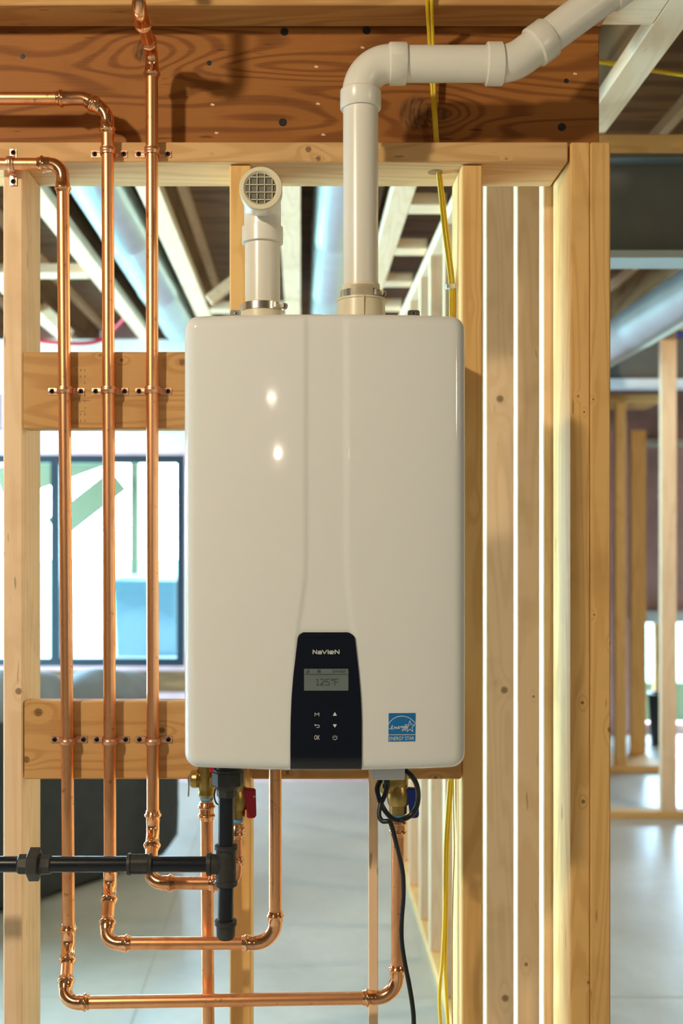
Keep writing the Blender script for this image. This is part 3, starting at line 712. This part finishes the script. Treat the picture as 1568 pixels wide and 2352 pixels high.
# mounting tabs above the case
for a in (542, 950):
    c = P(a, 722, 1.972); bm = NB(); plate(bm, rrect(c.x-0.0108, c.x+0.0108, c.z-0.03, c.z+0.0078, 0.004), 1.972, 1.979)
    tb = fin(bm, 'mounting_tab', M['zinc'], wh); screw_head(tb, (c.x, 1.971, c.z+0.0008), 0.0042, mat=M['zinc'])
bm = NB(); box(bm, hx0+0.05, hx1-0.05, 1.962, 1.9795, 1.80, 1.90, 0.002); fin(bm, 'mounting_bracket', M['zinc'], wh)
# top collars
VCX, VCY = 0.1032, 1.87; ICX, ICY = -0.0652, 1.87
ztop = hz1-0.006
def zat(py, D=1.87): return EYE-(py-VY)/F*D
bm = NB(); lathe(bm, (ICX, ICY, ztop), (0, 0, 1), [(0, 0.0375), (zat(707)-ztop, 0.0370), (zat(706)-ztop, 0.0345), (zat(700)-ztop, 0.0335), (zat(697)-ztop, 0.0320)], 40)
fin(bm, 'intake_collar', M['pvc_body'], wh, 40)
hv = zat(689)
bm = NB(); lathe(bm, (VCX+0.0005, VCY, ztop), (0, 0, 1), [(0, 0.0445), (0.002, 0.0445), (hv-ztop-0.004, 0.0408), (hv-ztop-0.003, 0.0425), (hv-ztop, 0.0425), (hv-ztop+0.001, 0.0340), (zat(655)-ztop, 0.0325)], 44)
for k in (-1.75,): pass
box(bm, VCX+0.0012, VCX+0.0032, VCY-0.0445, VCY-0.036, ztop, hv-0.001)
box(bm, VCX+0.034, VCX+0.050, VCY-0.02, VCY+0.0, ztop, ztop+0.012, 0.002)
fin(bm, 'exhaust_collar', M['pvc_body'], wh, 40)
bm = NB(); lathe(bm, (0.172, 1.93, ztop), (0, 0, 1), [(0, 0.012), (0.010, 0.012), (0.014, 0.008)], 16); fin(bm, 'plug', M['black'], wh)
# clamps belong to the collars
def clamp(cx, cy, z, r, h, parent, a_screw):
    bm = NB(); n = 48; rg = []
    for k in range(n):
        a = 2*math.pi*k/n; rg.append([bm.verts.new((cx+q*math.cos(a), cy+q*math.sin(a), z+dz)) for q, dz in ((r, -h/2), (r+0.0012, -h/2), (r+0.0012, h/2), (r, h/2))])
    for k in range(n):
        for j in range(4): bm.faces.new((rg[k][j], rg[(k+1) % n][j], rg[(k+1) % n][(j+1) % 4], rg[k][(j+1) % 4]))
    hc = fin(bm, 'hose_clamp', M['steel'], parent, 40)
    a = a_screw; c = Vector((cx+(r+0.004)*math.cos(a), cy+(r+0.004)*math.sin(a), z)); t_ = Vector((-math.sin(a), math.cos(a), 0))
    bm = NB(); hexprism(bm, c, t_, 0.0055, 0.016, 8); fin(bm, 'clamp_housing', M['steel'], hc)
    bm = NB(); lathe(bm, c+t_*0.008, t_, [(0, 0.003), (0.004, 0.003), (0.0042, 0.0052), (0.009, 0.0052), (0.0095, 0.0028), (0.0085, 0.001)], 14); fin(bm, 'clamp_screw', M['zinc'], hc)
    return hc
clamp(ICX, ICY, zat(709), 0.0372, 0.0125, wh, math.radians(-48))
clamp(VCX, VCY, zat(679), 0.0345, 0.0125, wh, math.radians(-42))
# collar lugs that cover the middle of the exhaust clamp
bm = NB(); n = 10; rr_ = 0.0362
for (r_, ) in ((rr_,),):
    o1 = []
    for k in range(n+1):
        a = math.radians(-120+62*k/n); o1.append((VCX+r_*math.cos(a), VCY+r_*math.sin(a)))
    vs = [[bm.verts.new((x, y, z)) for z in (hv, zat(662))] for x, y in o1]
    for k in range(n): bm.faces.new((vs[k][0], vs[k+1][0], vs[k+1][1], vs[k][1]))
    g = bmesh.ops.solidify(bm, geom=bm.faces[:], thickness=0.0016)
fin(bm, 'collar_lug', M['pvc_body'], wh, 40)
# grey plate under the heater
pa = P(852, 1766, 1.79); pb = P(925, 1781, 1.79)
zbt = hz0-0.0005
boxobj('cable_plate', M['grey_plastic'], wh, pa.x, pb.x, 1.755, 1.80, pb.z, hz0+0.004, 0.0015)

# ------------------------------------------------------------------ vent pipe
R2 = 0.0302
vt = thing('vent_pipe', 'white plastic exhaust vent pipe rising from the heater and bending right', 'pipe', (VCX, VCY, zat(700)))
zh = zat(147)
def pvc(name, prof_pts, prof, parent=vt, mat='pvc'): return fin(profile_sweep(NB(), prof_pts, prof, 44), name, M[mat], parent, 40)
pipe('pipe', (VCX, VCY, zat(654.8)), (VCX, VCY, zat(240)), R2, M['pvc'], vt, 44)
R3 = 0.0352
path = fillet([Vector((VCX, VCY, zat(252))), Vector((VCX, VCY, zh)), Vector((X(933, VCY), VCY, zh))], 0.050, 16); L = arclen(path)[-1]
pvc('elbow', path, [(0, R3-0.0015), (0.002, R3), (0.030, R3), (0.033, R3-0.0035), (L-0.031, R3-0.0035), (L-0.028, R3), (L-0.002, R3), (L, R3-0.0015)])
xa, xb = X(925, VCY), X(1122, VCY)
pipe('pipe', (xa, VCY, zh), (xb, VCY, zh), R2, M['pvc'], vt, 44)
dr = Vector((math.cos(math.radians(36.5)), 0, math.sin(math.radians(36.5))))
cor = Vector((X(1176, VCY), VCY, zh)); q0 = Vector((X(1115, VCY), VCY, zh)); q1 = cor+dr*0.078
path = fillet([q0, cor, q1], 0.070, 14); L = arclen(path)[-1]
pvc('elbow', path, [(0, R3-0.0015), (0.002, R3+0.0005), (0.027, R3+0.0005), (0.030, R3-0.004), (L-0.034, R3-0.004), (L-0.031, R3), (L-0.002, R3), (L, R3-0.0015)])
pipe('pipe', q1-dr*0.012, cor+dr*0.27, R2, M['pvc'], vt, 44)
path = [cor+dr*0.205, cor+dr*0.30]; L = 0.095
pvc('coupling', path, [(0, R3-0.001), (0.002, R3), (0.045, R3), (0.047, R3+0.0015), (0.05, R3), (L, R3)])

# ------------------------------------------------------------------ intake pipe with grille
it = thing('intake_pipe', 'short white air intake pipe with round grille facing the viewer', 'pipe', (ICX, ICY, zat(700)))
pipe('pipe', (ICX, ICY, zat(696.8)), (ICX, ICY, zat(545)), R2, M['pvc'], it, 44)
zi = 1.55+(VY-431)/F*1.785
path = fillet([Vector((ICX, ICY, zat(561))), Vector((ICX, ICY, zi)), Vector((ICX, 1.792, zi))], 0.030, 14); L = arclen(path)[-1]
pvc('elbow', path, [(0, R3-0.0015), (0.001, R3), (0.028, R3), (0.030, R3-0.0035), (L-0.026, R3-0.0035), (L-0.022, R3), (L, R3)], it)
# grille ring (hollow) and bars
bm = NB(); n = 56; rg = []; yf = 1.786
prof = [(0.0352, yf+0.014), (0.0356, yf+0.002), (0.0345, yf), (0.0285, yf-0.0002), (0.0258, yf+0.003), (0.0250, yf+0.004)]
for k in range(n):
    a = 2*math.pi*k/n; rg.append([bm.verts.new((ICX+r_*math.cos(a), y, zi+r_*math.sin(a))) for r_, y in prof])
for k in range(n):
    for j in range(len(prof)-1): bm.faces.new((rg[k][j], rg[(k+1) % n][j], rg[(k+1) % n][j+1], rg[k][j+1]))
gl = fin(bm, 'grille', M['pvc_body'], it, 40)
bm = NB()
for d in (-0.0185, -0.0062, 0.0062, 0.0185):
    h = math.sqrt(0.0255**2-d*d)
    box(bm, ICX+d-0.0006, ICX+d+0.0006, yf+0.002, yf+0.0045, zi-h, zi+h); box(bm, ICX-h, ICX+h, yf+0.002, yf+0.0045, zi+d-0.0006, zi+d+0.0006)
fin(bm, 'grille_bars', M['pvc_body'], gl, smooth=False)
bm = NB(); lathe(bm, (ICX, yf+0.0050, zi), (0, 1, 0), [(0, 0.0262), (0.0008, 0.0262)], 40); fin(bm, 'grille_mesh', M['grille_dark'], gl)

# ------------------------------------------------------------------ copper runs
DW = 1.963
C = M['copper']
# run A (leftmost): in from the left, down, jog forward, right to the cold valve
ra = thing('copper_pipe', 'leftmost copper pipe, bending down at the left stud and ending at the blue handled valve', 'pipe', P(150, 2303, 1.889), 'copper pipes strapped to the boards')
A0 = P(-1400, 377, DW); A1 = P(144, 377, DW); A2 = P(158, 2166, DW); A3 = P(148, 2303, 1.889); A4 = P(912, 2291, 1.885); A5 = P(914, 1877, 1.885)
pipe('pipe', A0, along(A1, A0, 0.032), PR, C, ra); press_fit('elbow', [along(A1, A0, 0.045), A1, along(A1, A2, 0.052)], ra)
pipe('pipe', along(A1, A2, 0.045), along(A2, A1, 0.022), PR, C, ra); press_fit('elbow', [along(A2, A1, 0.034), A2, along(A2, A3, 0.040)], ra, 0.02)
pipe('pipe', along(A2, A3, 0.03), along(A3, A2, 0.03), PR, C, ra); press_fit('elbow', [along(A3, A2, 0.046), A3, along(A3, A4, 0.044)], ra, 0.026)
pipe('pipe', along(A3, A4, 0.036), along(A4, A3, 0.036), PR, C, ra); press_fit('elbow', [along(A4, A3, 0.060), A4, along(A4, A5, 0.058)], ra, 0.038)
pipe('pipe', along(A4, A5, 0.045), A5, PR, C, ra); press_fit('coupling', [P(914, 1921, 1.885), P(914, 1878, 1.885)], ra)
# run B
rb_ = thing('copper_pipe', 'second copper pipe from the left, ending in a loop up into the heater', 'pipe', P(246, 2167, 1.885), 'copper pipes strapped to the boards')
B0 = P(-1400, 226, DW); B1 = P(246, 226, DW); B2 = P(253, 2028, DW); B3 = P(243, 2167, 1.885); B4 = P(632, 2166, 1.885); B5 = Vector((B4.x, 1.885, hz0+0.001))
k1 = P(196, 226, DW); k2 = P(246, 272, DW)
pipe('pipe', B0, P(140, 226, DW), PR, C, rb_)
m1 = P(186, 228, DW); m2 = P(246, 284, DW)
# two part elbow: a street elbow followed by a second one
press_fit('elbow', [P(130, 226, DW), P(194, 226, DW), P(222, 243, DW)], rb_, 0.03)
press_fit('elbow', [P(208, 234, DW), P(246, 258, DW), P(247, 308, DW)], rb_, 0.030)
pipe('pipe', P(247, 300, DW), along(B2, B1, 0.02), PR, C, rb_); press_fit('elbow', [along(B2, B1, 0.034), B2, along(B2, B3, 0.040)], rb_, 0.02)
pipe('pipe', along(B2, B3, 0.03), along(B3, B2, 0.03), PR, C, rb_); press_fit('elbow', [along(B3, B2, 0.046), B3, along(B3, B4, 0.044)], rb_, 0.026)
pipe('pipe', along(B3, B4, 0.036), along(B4, B3, 0.036), PR, C, rb_); press_fit('elbow', [along(B4, B3, 0.058), B4, along(B4, B5, 0.056)], rb_, 0.036)
pipe('pipe', along(B4, B5, 0.045), B5, PR, C, rb_)
bm = NB(); lathe(bm, Vector((B5.x, B5.y, B5.z-0.013)), (0, 0, 1), [(0, 0.0118), (0.003, 0.0122), (0.013, 0.0126)], 28); fin(bm, 'stub', M['copper_bright'], rb_)
# run C
rc_ = thing('copper_pipe', 'third copper pipe from the left, ending at the red handled valve', 'pipe', P(344, 2028, 1.89), 'copper pipes strapped to the boards')
C00 = P(318, 20, 1.80); C1 = P(348.5, 121, DW); Cm1 = Vector((C00.x, 1.80, C00.z+0.25)); C2 = P(351, 1905, DW); C3 = P(344, 2028, 1.89); C4 = P(541, 2029, 1.885); C5 = P(543, 1887, 1.885)
pipe('pipe', along(C00, Cm1, 0.03), Cm1, PR, C, rc_); press_fit('elbow', [along(C00, Cm1, 0.044), C00, along(C00, C1, 0.062)], rc_, 0.026)
pipe('pipe', along(C00, C1, 0.055), along(C1, C00, 0.040), PR, C, rc_)
press_fit('elbow', [along(C1, C00, 0.050), C1, along(C1, C2, 0.046)], rc_, 0.026)
pipe('pipe', along(C1, C2, 0.04), along(C2, C1, 0.02), PR, C, rc_); press_fit('elbow', [along(C2, C1, 0.034), C2, along(C2, C3, 0.040)], rc_, 0.02)
pipe('pipe', along(C2, C3, 0.03), along(C3, C2, 0.03), PR, C, rc_); press_fit('elbow', [along(C3, C2, 0.046), C3, along(C3, C4, 0.044)], rc_, 0.026)
pipe('pipe', along(C3, C4, 0.036), along(C4, C3, 0.026), PR, C, rc_); press_fit('elbow', [along(C4, C3, 0.046), C4, along(C4, C5, 0.048)], rc_, 0.024)
pipe('pipe', along(C4, C5, 0.040), C5, PR, C, rc_); press_fit('coupling', [P(543, 1925, 1.885), P(543, 1892, 1.885)], rc_)
# relief drop
rd = thing('drain_pipe', 'straight copper drain pipe dropping from the brass relief valve behind the loops', 'pipe', (P(478, 2352, 1.925).x, 1.925, 0.1))
d0 = P(474, 1838, 1.925); d1 = P(478, 2352, 1.925); d1 = d0+(d1-d0)*((d0.z-0.15)/(d0.z-d1.z))
pipe('pipe', d0, d1, PR, C, rd); press_fit('coupling', [P(474, 1884, 1.925), P(474, 1842, 1.925)], rd)

# straps
def strap(label, c, vertical_pipe=True):
    t = thing('pipe_strap', label, 'strap', (c.x, W0-0.001, c.z), 'copper pipe straps')
    ro = 0.0128; th = 0.0011; hw = 0.0062; sec = []
    def prof(off):
        o = []; yw = W0-0.0006-off
        o.append((-0.0330, yw)); o.append((-ro-off-0.0015, yw)); o.append((-ro-off, yw-0.0015))
        for k in range(13):
            a = math.pi-math.pi*k/12; o.append(((ro+off)*math.cos(a), c.y-(ro+off)*math.sin(a)))
        o.append((ro+off, yw-0.0015)); o.append((ro+off+0.0015, yw)); o.append((0.0330, yw)); return o
    bm = NB(); zs = (-hw, -hw*0.45, -hw*0.2, hw*0.2, hw*0.45, hw); rl = (0, 0, 0.0011, 0.0011, 0, 0); n = 0; S = []
    for z, bump_ in zip(zs, rl):
        row = []
        for (u, y) in prof(th):
            f = max(0.0, 1-abs(u)/0.016) if abs(u) < 0.016 else 0
            yy = y-(bump_ if f > 0 else 0)
            row.append((u, yy, z))
        S.append(row)
    I = [(u, y, z) for z in (-hw, hw) for (u, y) in prof(0)]
    def tr(p):
        u, y, z = p
        return Vector((c.x+u, y, c.z+z)) if vertical_pipe else Vector((c.x+z, y, c.z+u))
    V = [[bm.verts.new(tr(p)) for p in row] for row in S]; m = len(S[0])
    for a, b in zip(V, V[1:]):
        for k in range(m-1): bm.faces.new((a[k], a[k+1], b[k+1], b[k]))
    q = [bm.verts.new(tr(p)) for p in I]; lo, hi = q[:m], q[m:]
    for k in range(m-1):
        bm.faces.new((lo[k], lo[k+1], hi[k+1], hi[k])); bm.faces.new((lo[k], lo[k+1], V[0][k+1], V[0][k])); bm.faces.new((hi[k], hi[k+1], V[-1][k+1], V[-1][k]))
    fin(bm, 'band', M['strap'], t, 40)
    for s in (-1, 1):
        p = Vector((c.x+s*0.0262, W0-0.002, c.z)) if vertical_pipe else Vector((c.x, W0-0.002, c.z+s*0.0262))
        screw_head(t, p, 0.0047)
def on(a, b, py):
    # point of the straight pipe a-b at picture height py
    z = EYE-(py-VY)/F*DW; f = (z-a.z)/(b.z-a.z); return a.lerp(b, f)
strap('copper strap on the top plate over the second pipe from the left', on(P(247, 308, DW), B2, 347))
strap('copper strap on the top plate over the third pipe from the left', on(C1, C2, 347))
strap('upright copper strap holding the sideways pipe at the top of the left stud', P(25, 377, DW), False)
for nm, a, b in (('leftmost', A1, A2), ('second', P(247, 308, DW), B2), ('third', C1, C2)):
    strap('copper strap over the %s upright pipe on the upper board' % nm, on(a, b, 896))
    strap('copper strap over the %s upright pipe on the lower board' % nm, on(a, b, 1702))

# ------------------------------------------------------------------ black iron gas line
DG = 1.80; RG = 0.0130
gp = thing('gas_pipe', 'black iron gas pipe with union, tee and capped drip leg below the heater', 'pipe', P(520, 2150, DG))
g0 = P(-1500, 1985, DG); tc = P(519, 1985, DG)
def gpt(px): return P(px, 1985, DG)
pipe('pipe', g0, gpt(55), RG, M['iron'], gp); pipe('pipe', gpt(110), gpt(300), RG, M['iron'], gp); pipe('pipe', gpt(342), gpt(485), RG, M['iron'], gp)
u = thing
un = fin(lathe(NB(), gpt(41), (1, 0, 0), [(0, 0.014), (0.003, 0.0168), (0.022, 0.0172), (0.030, 0.018), (0.036, 0.0185), (0.040, 0.0172), (0.054, 0.0166), (0.056, 0.014)], 8), 'union', M['cast'], gp, 30)
fin(hexprism(NB(), gpt(79), (1, 0, 0), 0.0272, 0.0185, 6, math.radians(18)), 'union_nut', M['cast'], un, 20)
cpn = fin(lathe(NB(), gpt(292), (1, 0, 0), [(0, 0.015), (0.001, 0.0178), (0.0055, 0.0182), (0.0075, 0.0162), (0.035, 0.0162), (0.037, 0.0182), (0.0415, 0.0178), (0.0425, 0.015)], 32), 'coupling', M['cast'], gp, 30)
bm = NB()
for a in (20, 80, 140, 200, 260, 320):
    c = gpt(321)+Vector((0, -0.0165*math.cos(math.radians(a)), 0.0165*math.sin(math.radians(a)))); box(bm, c.x-0.014, c.x+0.014, c.y-0.0012, c.y+0.0012, c.z-0.0012, c.z+0.0012)
fin(bm, 'rib', M['cast'], cpn)
# tee
bm = NB(); zt_, zb_ = zat(1940, DG), zat(2034, DG)
lathe(bm, (tc.x, DG, zb_), (0, 0, 1), [(0, 0.0155), (0.001, 0.0188), (0.007, 0.0192), (0.009, 0.0168), ((zt_-zb_)-0.009, 0.0168), ((zt_-zb_)-0.007, 0.0192), ((zt_-zb_)-0.001, 0.0188), (zt_-zb_, 0.0155)], 36)
fin(bm, 'tee', M['cast'], gp, 35)
bm = NB(); lathe(bm, gpt(474), (1, 0, 0), [(0, 0.015), (0.001, 0.0186), (0.007, 0.0190), (0.009, 0.0166), (0.0165, 0.0162), (0.022, 0.0150), (0.030, 0.0130)], 36); fin(bm, 'tee_branch', M['cast'], gp, 35)
pipe('pipe', (tc.x, DG, zat(1945, DG)), (tc.x, DG, zat(1825, DG)), RG, M['iron'], gp)
nipple = pipe('pipe', (tc.x-0.001, DG, zat(2114, DG)), (tc.x, DG, zat(2030, DG)), RG, M['iron'], gp)
bm = NB(); zc0 = zat(2157, DG); lathe(bm, (tc.x-0.0005, DG, zc0), (0, 0, 1), [(0, 0.006), (0.001, 0.0125), (0.005, 0.0152), (0.022, 0.0160), (0.024, 0.0182), (0.031, 0.0184), (0.032, 0.015)], 32)
fin(bm, 'cap', M['cast'], gp, 35)
bm = NB(); zu = zat(1830, DG); cx = tc.x+0.003
lathe(bm, (cx-0.002, DG, zu), (0, 0, 1), [(0, 0.0150), (0.002, 0.0165), (0.012, 0.0170), (0.015, 0.0195), (0.019, 0.0225)], 8); un2 = fin(bm, 'union', M['cast'], gp, 25)
bm = NB(); hexprism(bm, (cx, DG, zu+0.031), (0, 0, 1), 0.0262, 0.024, 8, math.radians(10)); fin(bm, 'union_nut', M['cast'], un2, 20)
bm = NB(); lathe(bm, (cx, DG, zu+0.043), (0, 0, 1), [(0, 0.0240), (0.003, 0.0240), (0.0035, 0.019), (hz0-zu-0.043, 0.019)], 24); fin(bm, 'inlet_stub', M['cast'], un2, 30)

# ------------------------------------------------------------------ valves
def Vp(px, py, D=1.925): return P(px, py, D)
rv = thing('relief_valve', 'brass pressure relief valve with small lever at the lower left corner of the heater', 'valve', P(474, 1830, 1.925))
c = Vp(474, 1830); h = EYE-(1772-VY)/F*1.925
bm = NB(); lathe(bm, c, (0, 0, 1), [(0, 0.0125), (0.003, 0.0150), (0.006, 0.0152), (0.010, 0.0140), (0.016, 0.0150), (0.030, 0.0165), (0.040, 0.0160), (hz0-c.z-0.001, 0.013)], 24)
fin(bm, 'valve_body', M['brass'], rv, 40)
bm = NB(); e = Vp(437, 1789); lathe(bm, e, (1, 0, 0), [(0, 0.008), (0.001, 0.0135), (0.004, 0.0155), (0.012, 0.0160), (0.014, 0.0140), (0.03, 0.0125)], 24); bn_ = fin(bm, 'bonnet', M['brass'], rv, 40)
bm = NB(); l0 = Vp(434, 1779); pts = catmull([Vp(437, 1779), Vp(432.5, 1785), Vp(434, 1800), Vp(433, 1828)], 5)
for a, b in zip(pts, pts[1:]): plate(bm, [(a.x-0.0009, a.z), (a.x+0.0009, a.z), (b.x+0.0009, b.z), (b.x-0.0009, b.z)], 1.919, 1.931)
fin(bm, 'lever', M['zinc'], rv, smooth=False)
bm = NB(); lathe(bm, Vp(474, 1837), (0, 0, 1), [(0, 0.0118), (0.0062, 0.0124)], 20); fin(bm, 'thread_tape', M['tape'], rv)
tube_thing('wire_loop', 'thin black wire loop hanging between the relief valve and the gas pipe', 'wire', [Vp(503, 1795, 1.86), Vp(495, 1812, 1.86), Vp(492, 1830, 1.86), Vp(497, 1845, 1.86), Vp(507, 1850, 1.86)], 0.0014, M['cord'])
def ball_valve(label, px, pyb, D, side, hmat, hpts):
    t = thing('ball_valve', label, 'valve', P(px, pyb, D)); c = P(px, pyb, D); H = hz0-c.z-0.0005
    bm = NB(); lathe(bm, c, (0, 0, 1), [(0, 0.0125), (0.001, 0.0150), (0.014, 0.0152), (0.015, 0.0170), (0.022, 0.0192), (0.033, 0.0196), (0.041, 0.0185), (0.048, 0.0165), (0.050, 0.0175), (0.060, 0.0175), (H-0.004, 0.0170), (H, 0.015)], 28)
    fin(bm, 'valve_body', M['brass'], t, 30)
    bm = NB(); lathe(bm, c+Vector((0, 0, -0.0065)), (0, 0, 1), [(0, 0.0120), (0.0062, 0.0126)], 20); fin(bm, 'thread_tape', M['tape'], t)
    hy = D-0.004
    st_ = c+Vector((0.017, 0, 0.038)); bm = NB(); lathe(bm, st_, (1, 0, 0), [(0, 0.008), (0.006, 0.0075), (0.010, 0.006), (0.016, 0.006)], 16); fin(bm, 'stem', M['brass'], t)
    poly = [((a-VX)/F*hy, EYE-(b-VY)/F*hy) for a, b in hpts]
    bm = NB(); plate(bm, poly, hy-0.008, hy+0.008); bmesh.ops.bevel(bm, geom=bm.edges[:], offset=0.0015, segments=2, affect='EDGES'); hd = fin(bm, 'handle', hmat, t, 40)
    sc_ = P(hpts[2][0]-3, hpts[2][1]+14, hy); bm = NB(); lathe(bm, Vector((sc_.x, hy-0.0078, sc_.z)), (0, -1, 0), [(0, 0.0022), (0.001, 0.002), (0.0011, 0.001)], 10); fin(bm, 'screw', M['zinc'], hd)
    return t, c
HP = [(554, 1815), (560, 1810), (587, 1813), (588.5, 1874), (583, 1877), (567, 1877), (566, 1844), (554, 1841)]
hot, hc_ = ball_valve('brass ball valve with red handle behind the gas pipe', 543, 1878, 1.885, 1, M['red'], HP)
cold, cc_ = ball_valve('brass ball valve with blue handle under the right side of the heater', 914, 1868, 1.885, 1, M['blue'],
           [(926, 1813), (934, 1809), (959, 1811), (961, 1873), (955, 1877), (941, 1877), (940, 1844), (926, 1841)])
# side port of the cold valve
bm = NB(); c = P(893, 1797, 1.875); lathe(bm, c+Vector((0, -0.012, 0)), (-0.75, -0.66, 0), [(-0.012, 0.011), (0.002, 0.012), (0.003, 0.0155), (0.014, 0.0155), (0.016, 0.013)], 20); fin(bm, 'drain_port', M['brass'], cold)
bm = NB(); c = P(497, 1800, 1.90); box(bm, c.x-0.012, c.x+0.010, 1.893, 1.907, c.z-0.006, c.z+0.012, 0.002); fin(bm, 'drain_port', M['brass'], rv)
bm = NB(); c = P(489, 1769, 1.87); box(bm, c.x-0.006, c.x+0.008, 1.86, 1.875, c.z-0.002, hz0+0.001, 0.001); setp(fin(bm, 'drain_cap', M['red'], rv), 'red cap')

# ------------------------------------------------------------------ power cord and cables
DC = 1.84
pc = thing('power_cord', 'black power cord looped under the heater, hanging in front of the right copper pipe', 'cord', P(950, 2352, DC))
def cd(L_): return [P(a, b, D) for a, b, D in L_]
pts = cd([(918, 1766, 1.81), (932, 1771, 1.79), (948, 1786, 1.78), (958, 1808, 1.785), (960, 1835, 1.80), (953, 1860, 1.805), (938, 1876, 1.805), (915, 1884, 1.80), (896, 1876, 1.79), (880, 1856, 1.785), (870, 1834, 1.79), (866, 1812, 1.80), (872, 1795, 1.81), (880, 1780, 1.81)])
fin(sweep(NB(), catmull(pts, 7), 0.0043, 12), 'cord_loop', M['cord'], pc, 80)
pts = cd([(889, 1776, 1.80), (890, 1800, 1.795), (884, 1825, 1.79), (873, 1850, 1.785), (870, 1872, 1.78), (878, 1886, 1.775), (893, 1887, 1.772), (900, 1900, 1.772), (909, 1935, 1.775), (918, 1970, 1.79), (925, 2010, 1.80), (926, 2060, 1.81), (922, 2115, 1.815), (922, 2160, 1.815), (929, 2210, 1.815), (939, 2260, 1.815), (947, 2310, 1.815), (950, 2352, 1.815), (950, 2450, 1.82), (948, 2560, 1.83)])
fin(sweep(NB(), catmull(pts, 7), 0.0040, 12), 'cord', M['cord'], pc, 80)
bm = NB(); lathe(bm, P(887, 1800, 1.797), (0.05, 0, 1), [(-0.008, 0.0052), (-0.006, 0.0062), (0.012, 0.0062), (0.018, 0.0052)], 10); fin(bm, 'strain_relief', M['cord'], pc)
DY = 2.02
yc = [[(979, -60, 1.935), (980, 0, 1.935), (984, 70, 1.98), (988, 150, 2.0), (994, 240, 2.01), (999, 322, 2.016)], [(990, -60, 1.935), (991, 0, 1.935), (993, 70, 1.98), (996, 150, 2.0), (999, 240, 2.01), (1004, 322, 2.016)]]
lb = ['left of two yellow cables crossing the timber beam and hanging down behind the heater', 'right of two yellow cables crossing the timber beam and hanging down behind the heater']
DZ = 2.045
rest = [[(1004, 385, DZ-0.01), (1011, 450, DZ), (1019, 530, DZ), (1028, 600, DZ), (1034, 655, DZ), (1035, 720, DZ), (1036, 1000, DZ), (1037, 1400, DZ), (1033, 1760, DZ), (1031, 1800, DZ), (1027, 1860, DZ), (1022, 1950, DZ), (1020, 2100, DZ), (1015, 2210, DZ), (1010, 2260, DZ), (1009, 2310, DZ), (1014, 2400, DZ), (1016, 2600, DZ)],
        [(1009, 385, DZ-0.01), (1017, 450, DZ), (1026, 530, DZ), (1035, 600, DZ), (1041, 655, DZ), (1041, 720, DZ), (1042, 1000, DZ), (1042, 1400, DZ), (1039, 1760, DZ), (1037, 1800, DZ), (1033, 1860, DZ), (1027, 1950, DZ), (1025, 2100, DZ), (1022, 2210, DZ), (1023, 2260, DZ), (1026, 2310, DZ), (1030, 2400, DZ), (1032, 2600, DZ)]]
for i in range(2):
    if i: rest[i] = [(a, b, d+0.006) for a, b, d in rest[i]]
    t = thing('cable', lb[i], 'cable', P(rest[i][-1][0], rest[i][-1][1], DZ), 'yellow cables')
    fin(sweep(NB(), catmull(cd(yc[i]+[(rest[i][0][0]-2, 352, 2.03)]+rest[i]), 6), 0.0033, 10), 'cable_jacket', M['yellow'], t, 80)
c = P(1034, 657, DZ-0.004); bm = NB(); box(bm, c.x-0.008, c.x+0.010, DZ-0.0065, DZ+0.006, c.z-0.0045, c.z+0.0045, 0.002, 2)
setp(fin(bm, 'cable_clip', M['print'], None), 'small white clip around the yellow cables above the heater', 'clip')
tube_thing('wire', 'thin brown wire running up the inner face of the stud right of the heater', 'wire', [P(1058, 470, 2.06), P(1050, 600, 2.06), P(1046, 720, 2.06), P(1046, 1200, 2.06), P(1046, 1760, 2.06), P(1047, 1860, 2.06), P(1050, 2000, 2.06), P(1050, 2500, 2.06)], 0.0013, M['brown_cable'])
tube_thing('wire', 'second thin brown wire beside the yellow cables below the heater', 'wire', [P(1041, 1780, 2.07), P(1041, 1850, 2.07), P(1043, 1950, 2.07), P(1040, 2050, 2.07), P(1038, 2200, 2.07), P(1040, 2500, 2.07)], 0.0013, M['brown_cable'])
# torn rim of the drilled hole where the cables enter the plate
c = P(1000, 386, 2.03); bm = NB(); lathe(bm, (c.x, 2.035, ZP0-0.0008), (0, 0, 1), [(0, 0.014), (0.001, 0.014)], 20)
fin(bm, 'drilled_hole', plain('torn_wood', (0.35, 0.19, 0.08), 0.9), wc)
# grade stamps on the boards
def stamp(px, py, D, rowsn, colsn, w_, parent, step=(0.011, 0.0085)):
    bm = NB(); c = P(px, py, D)
    for i in range(colsn):
        for j in range(rowsn):
            if random.random() < 0.3: continue
            x = c.x+i*step[0]; z = c.z-j*step[1]; ribbon(bm, [(x, z), (x+w_*random.uniform(0.4, 1), z-0.001), (x+w_*random.uniform(0, 0.6), z-0.004)], 0.0007, D-0.0002, 0.0001)
    fin(bm, 'grade_stamp', plain('stamp_ink', (0.16, 0.09, 0.05), 0.9), parent, smooth=False)
stamp(174, 848, W0, 9, 3, 0.003, wc, (0.0075, 0.0115))
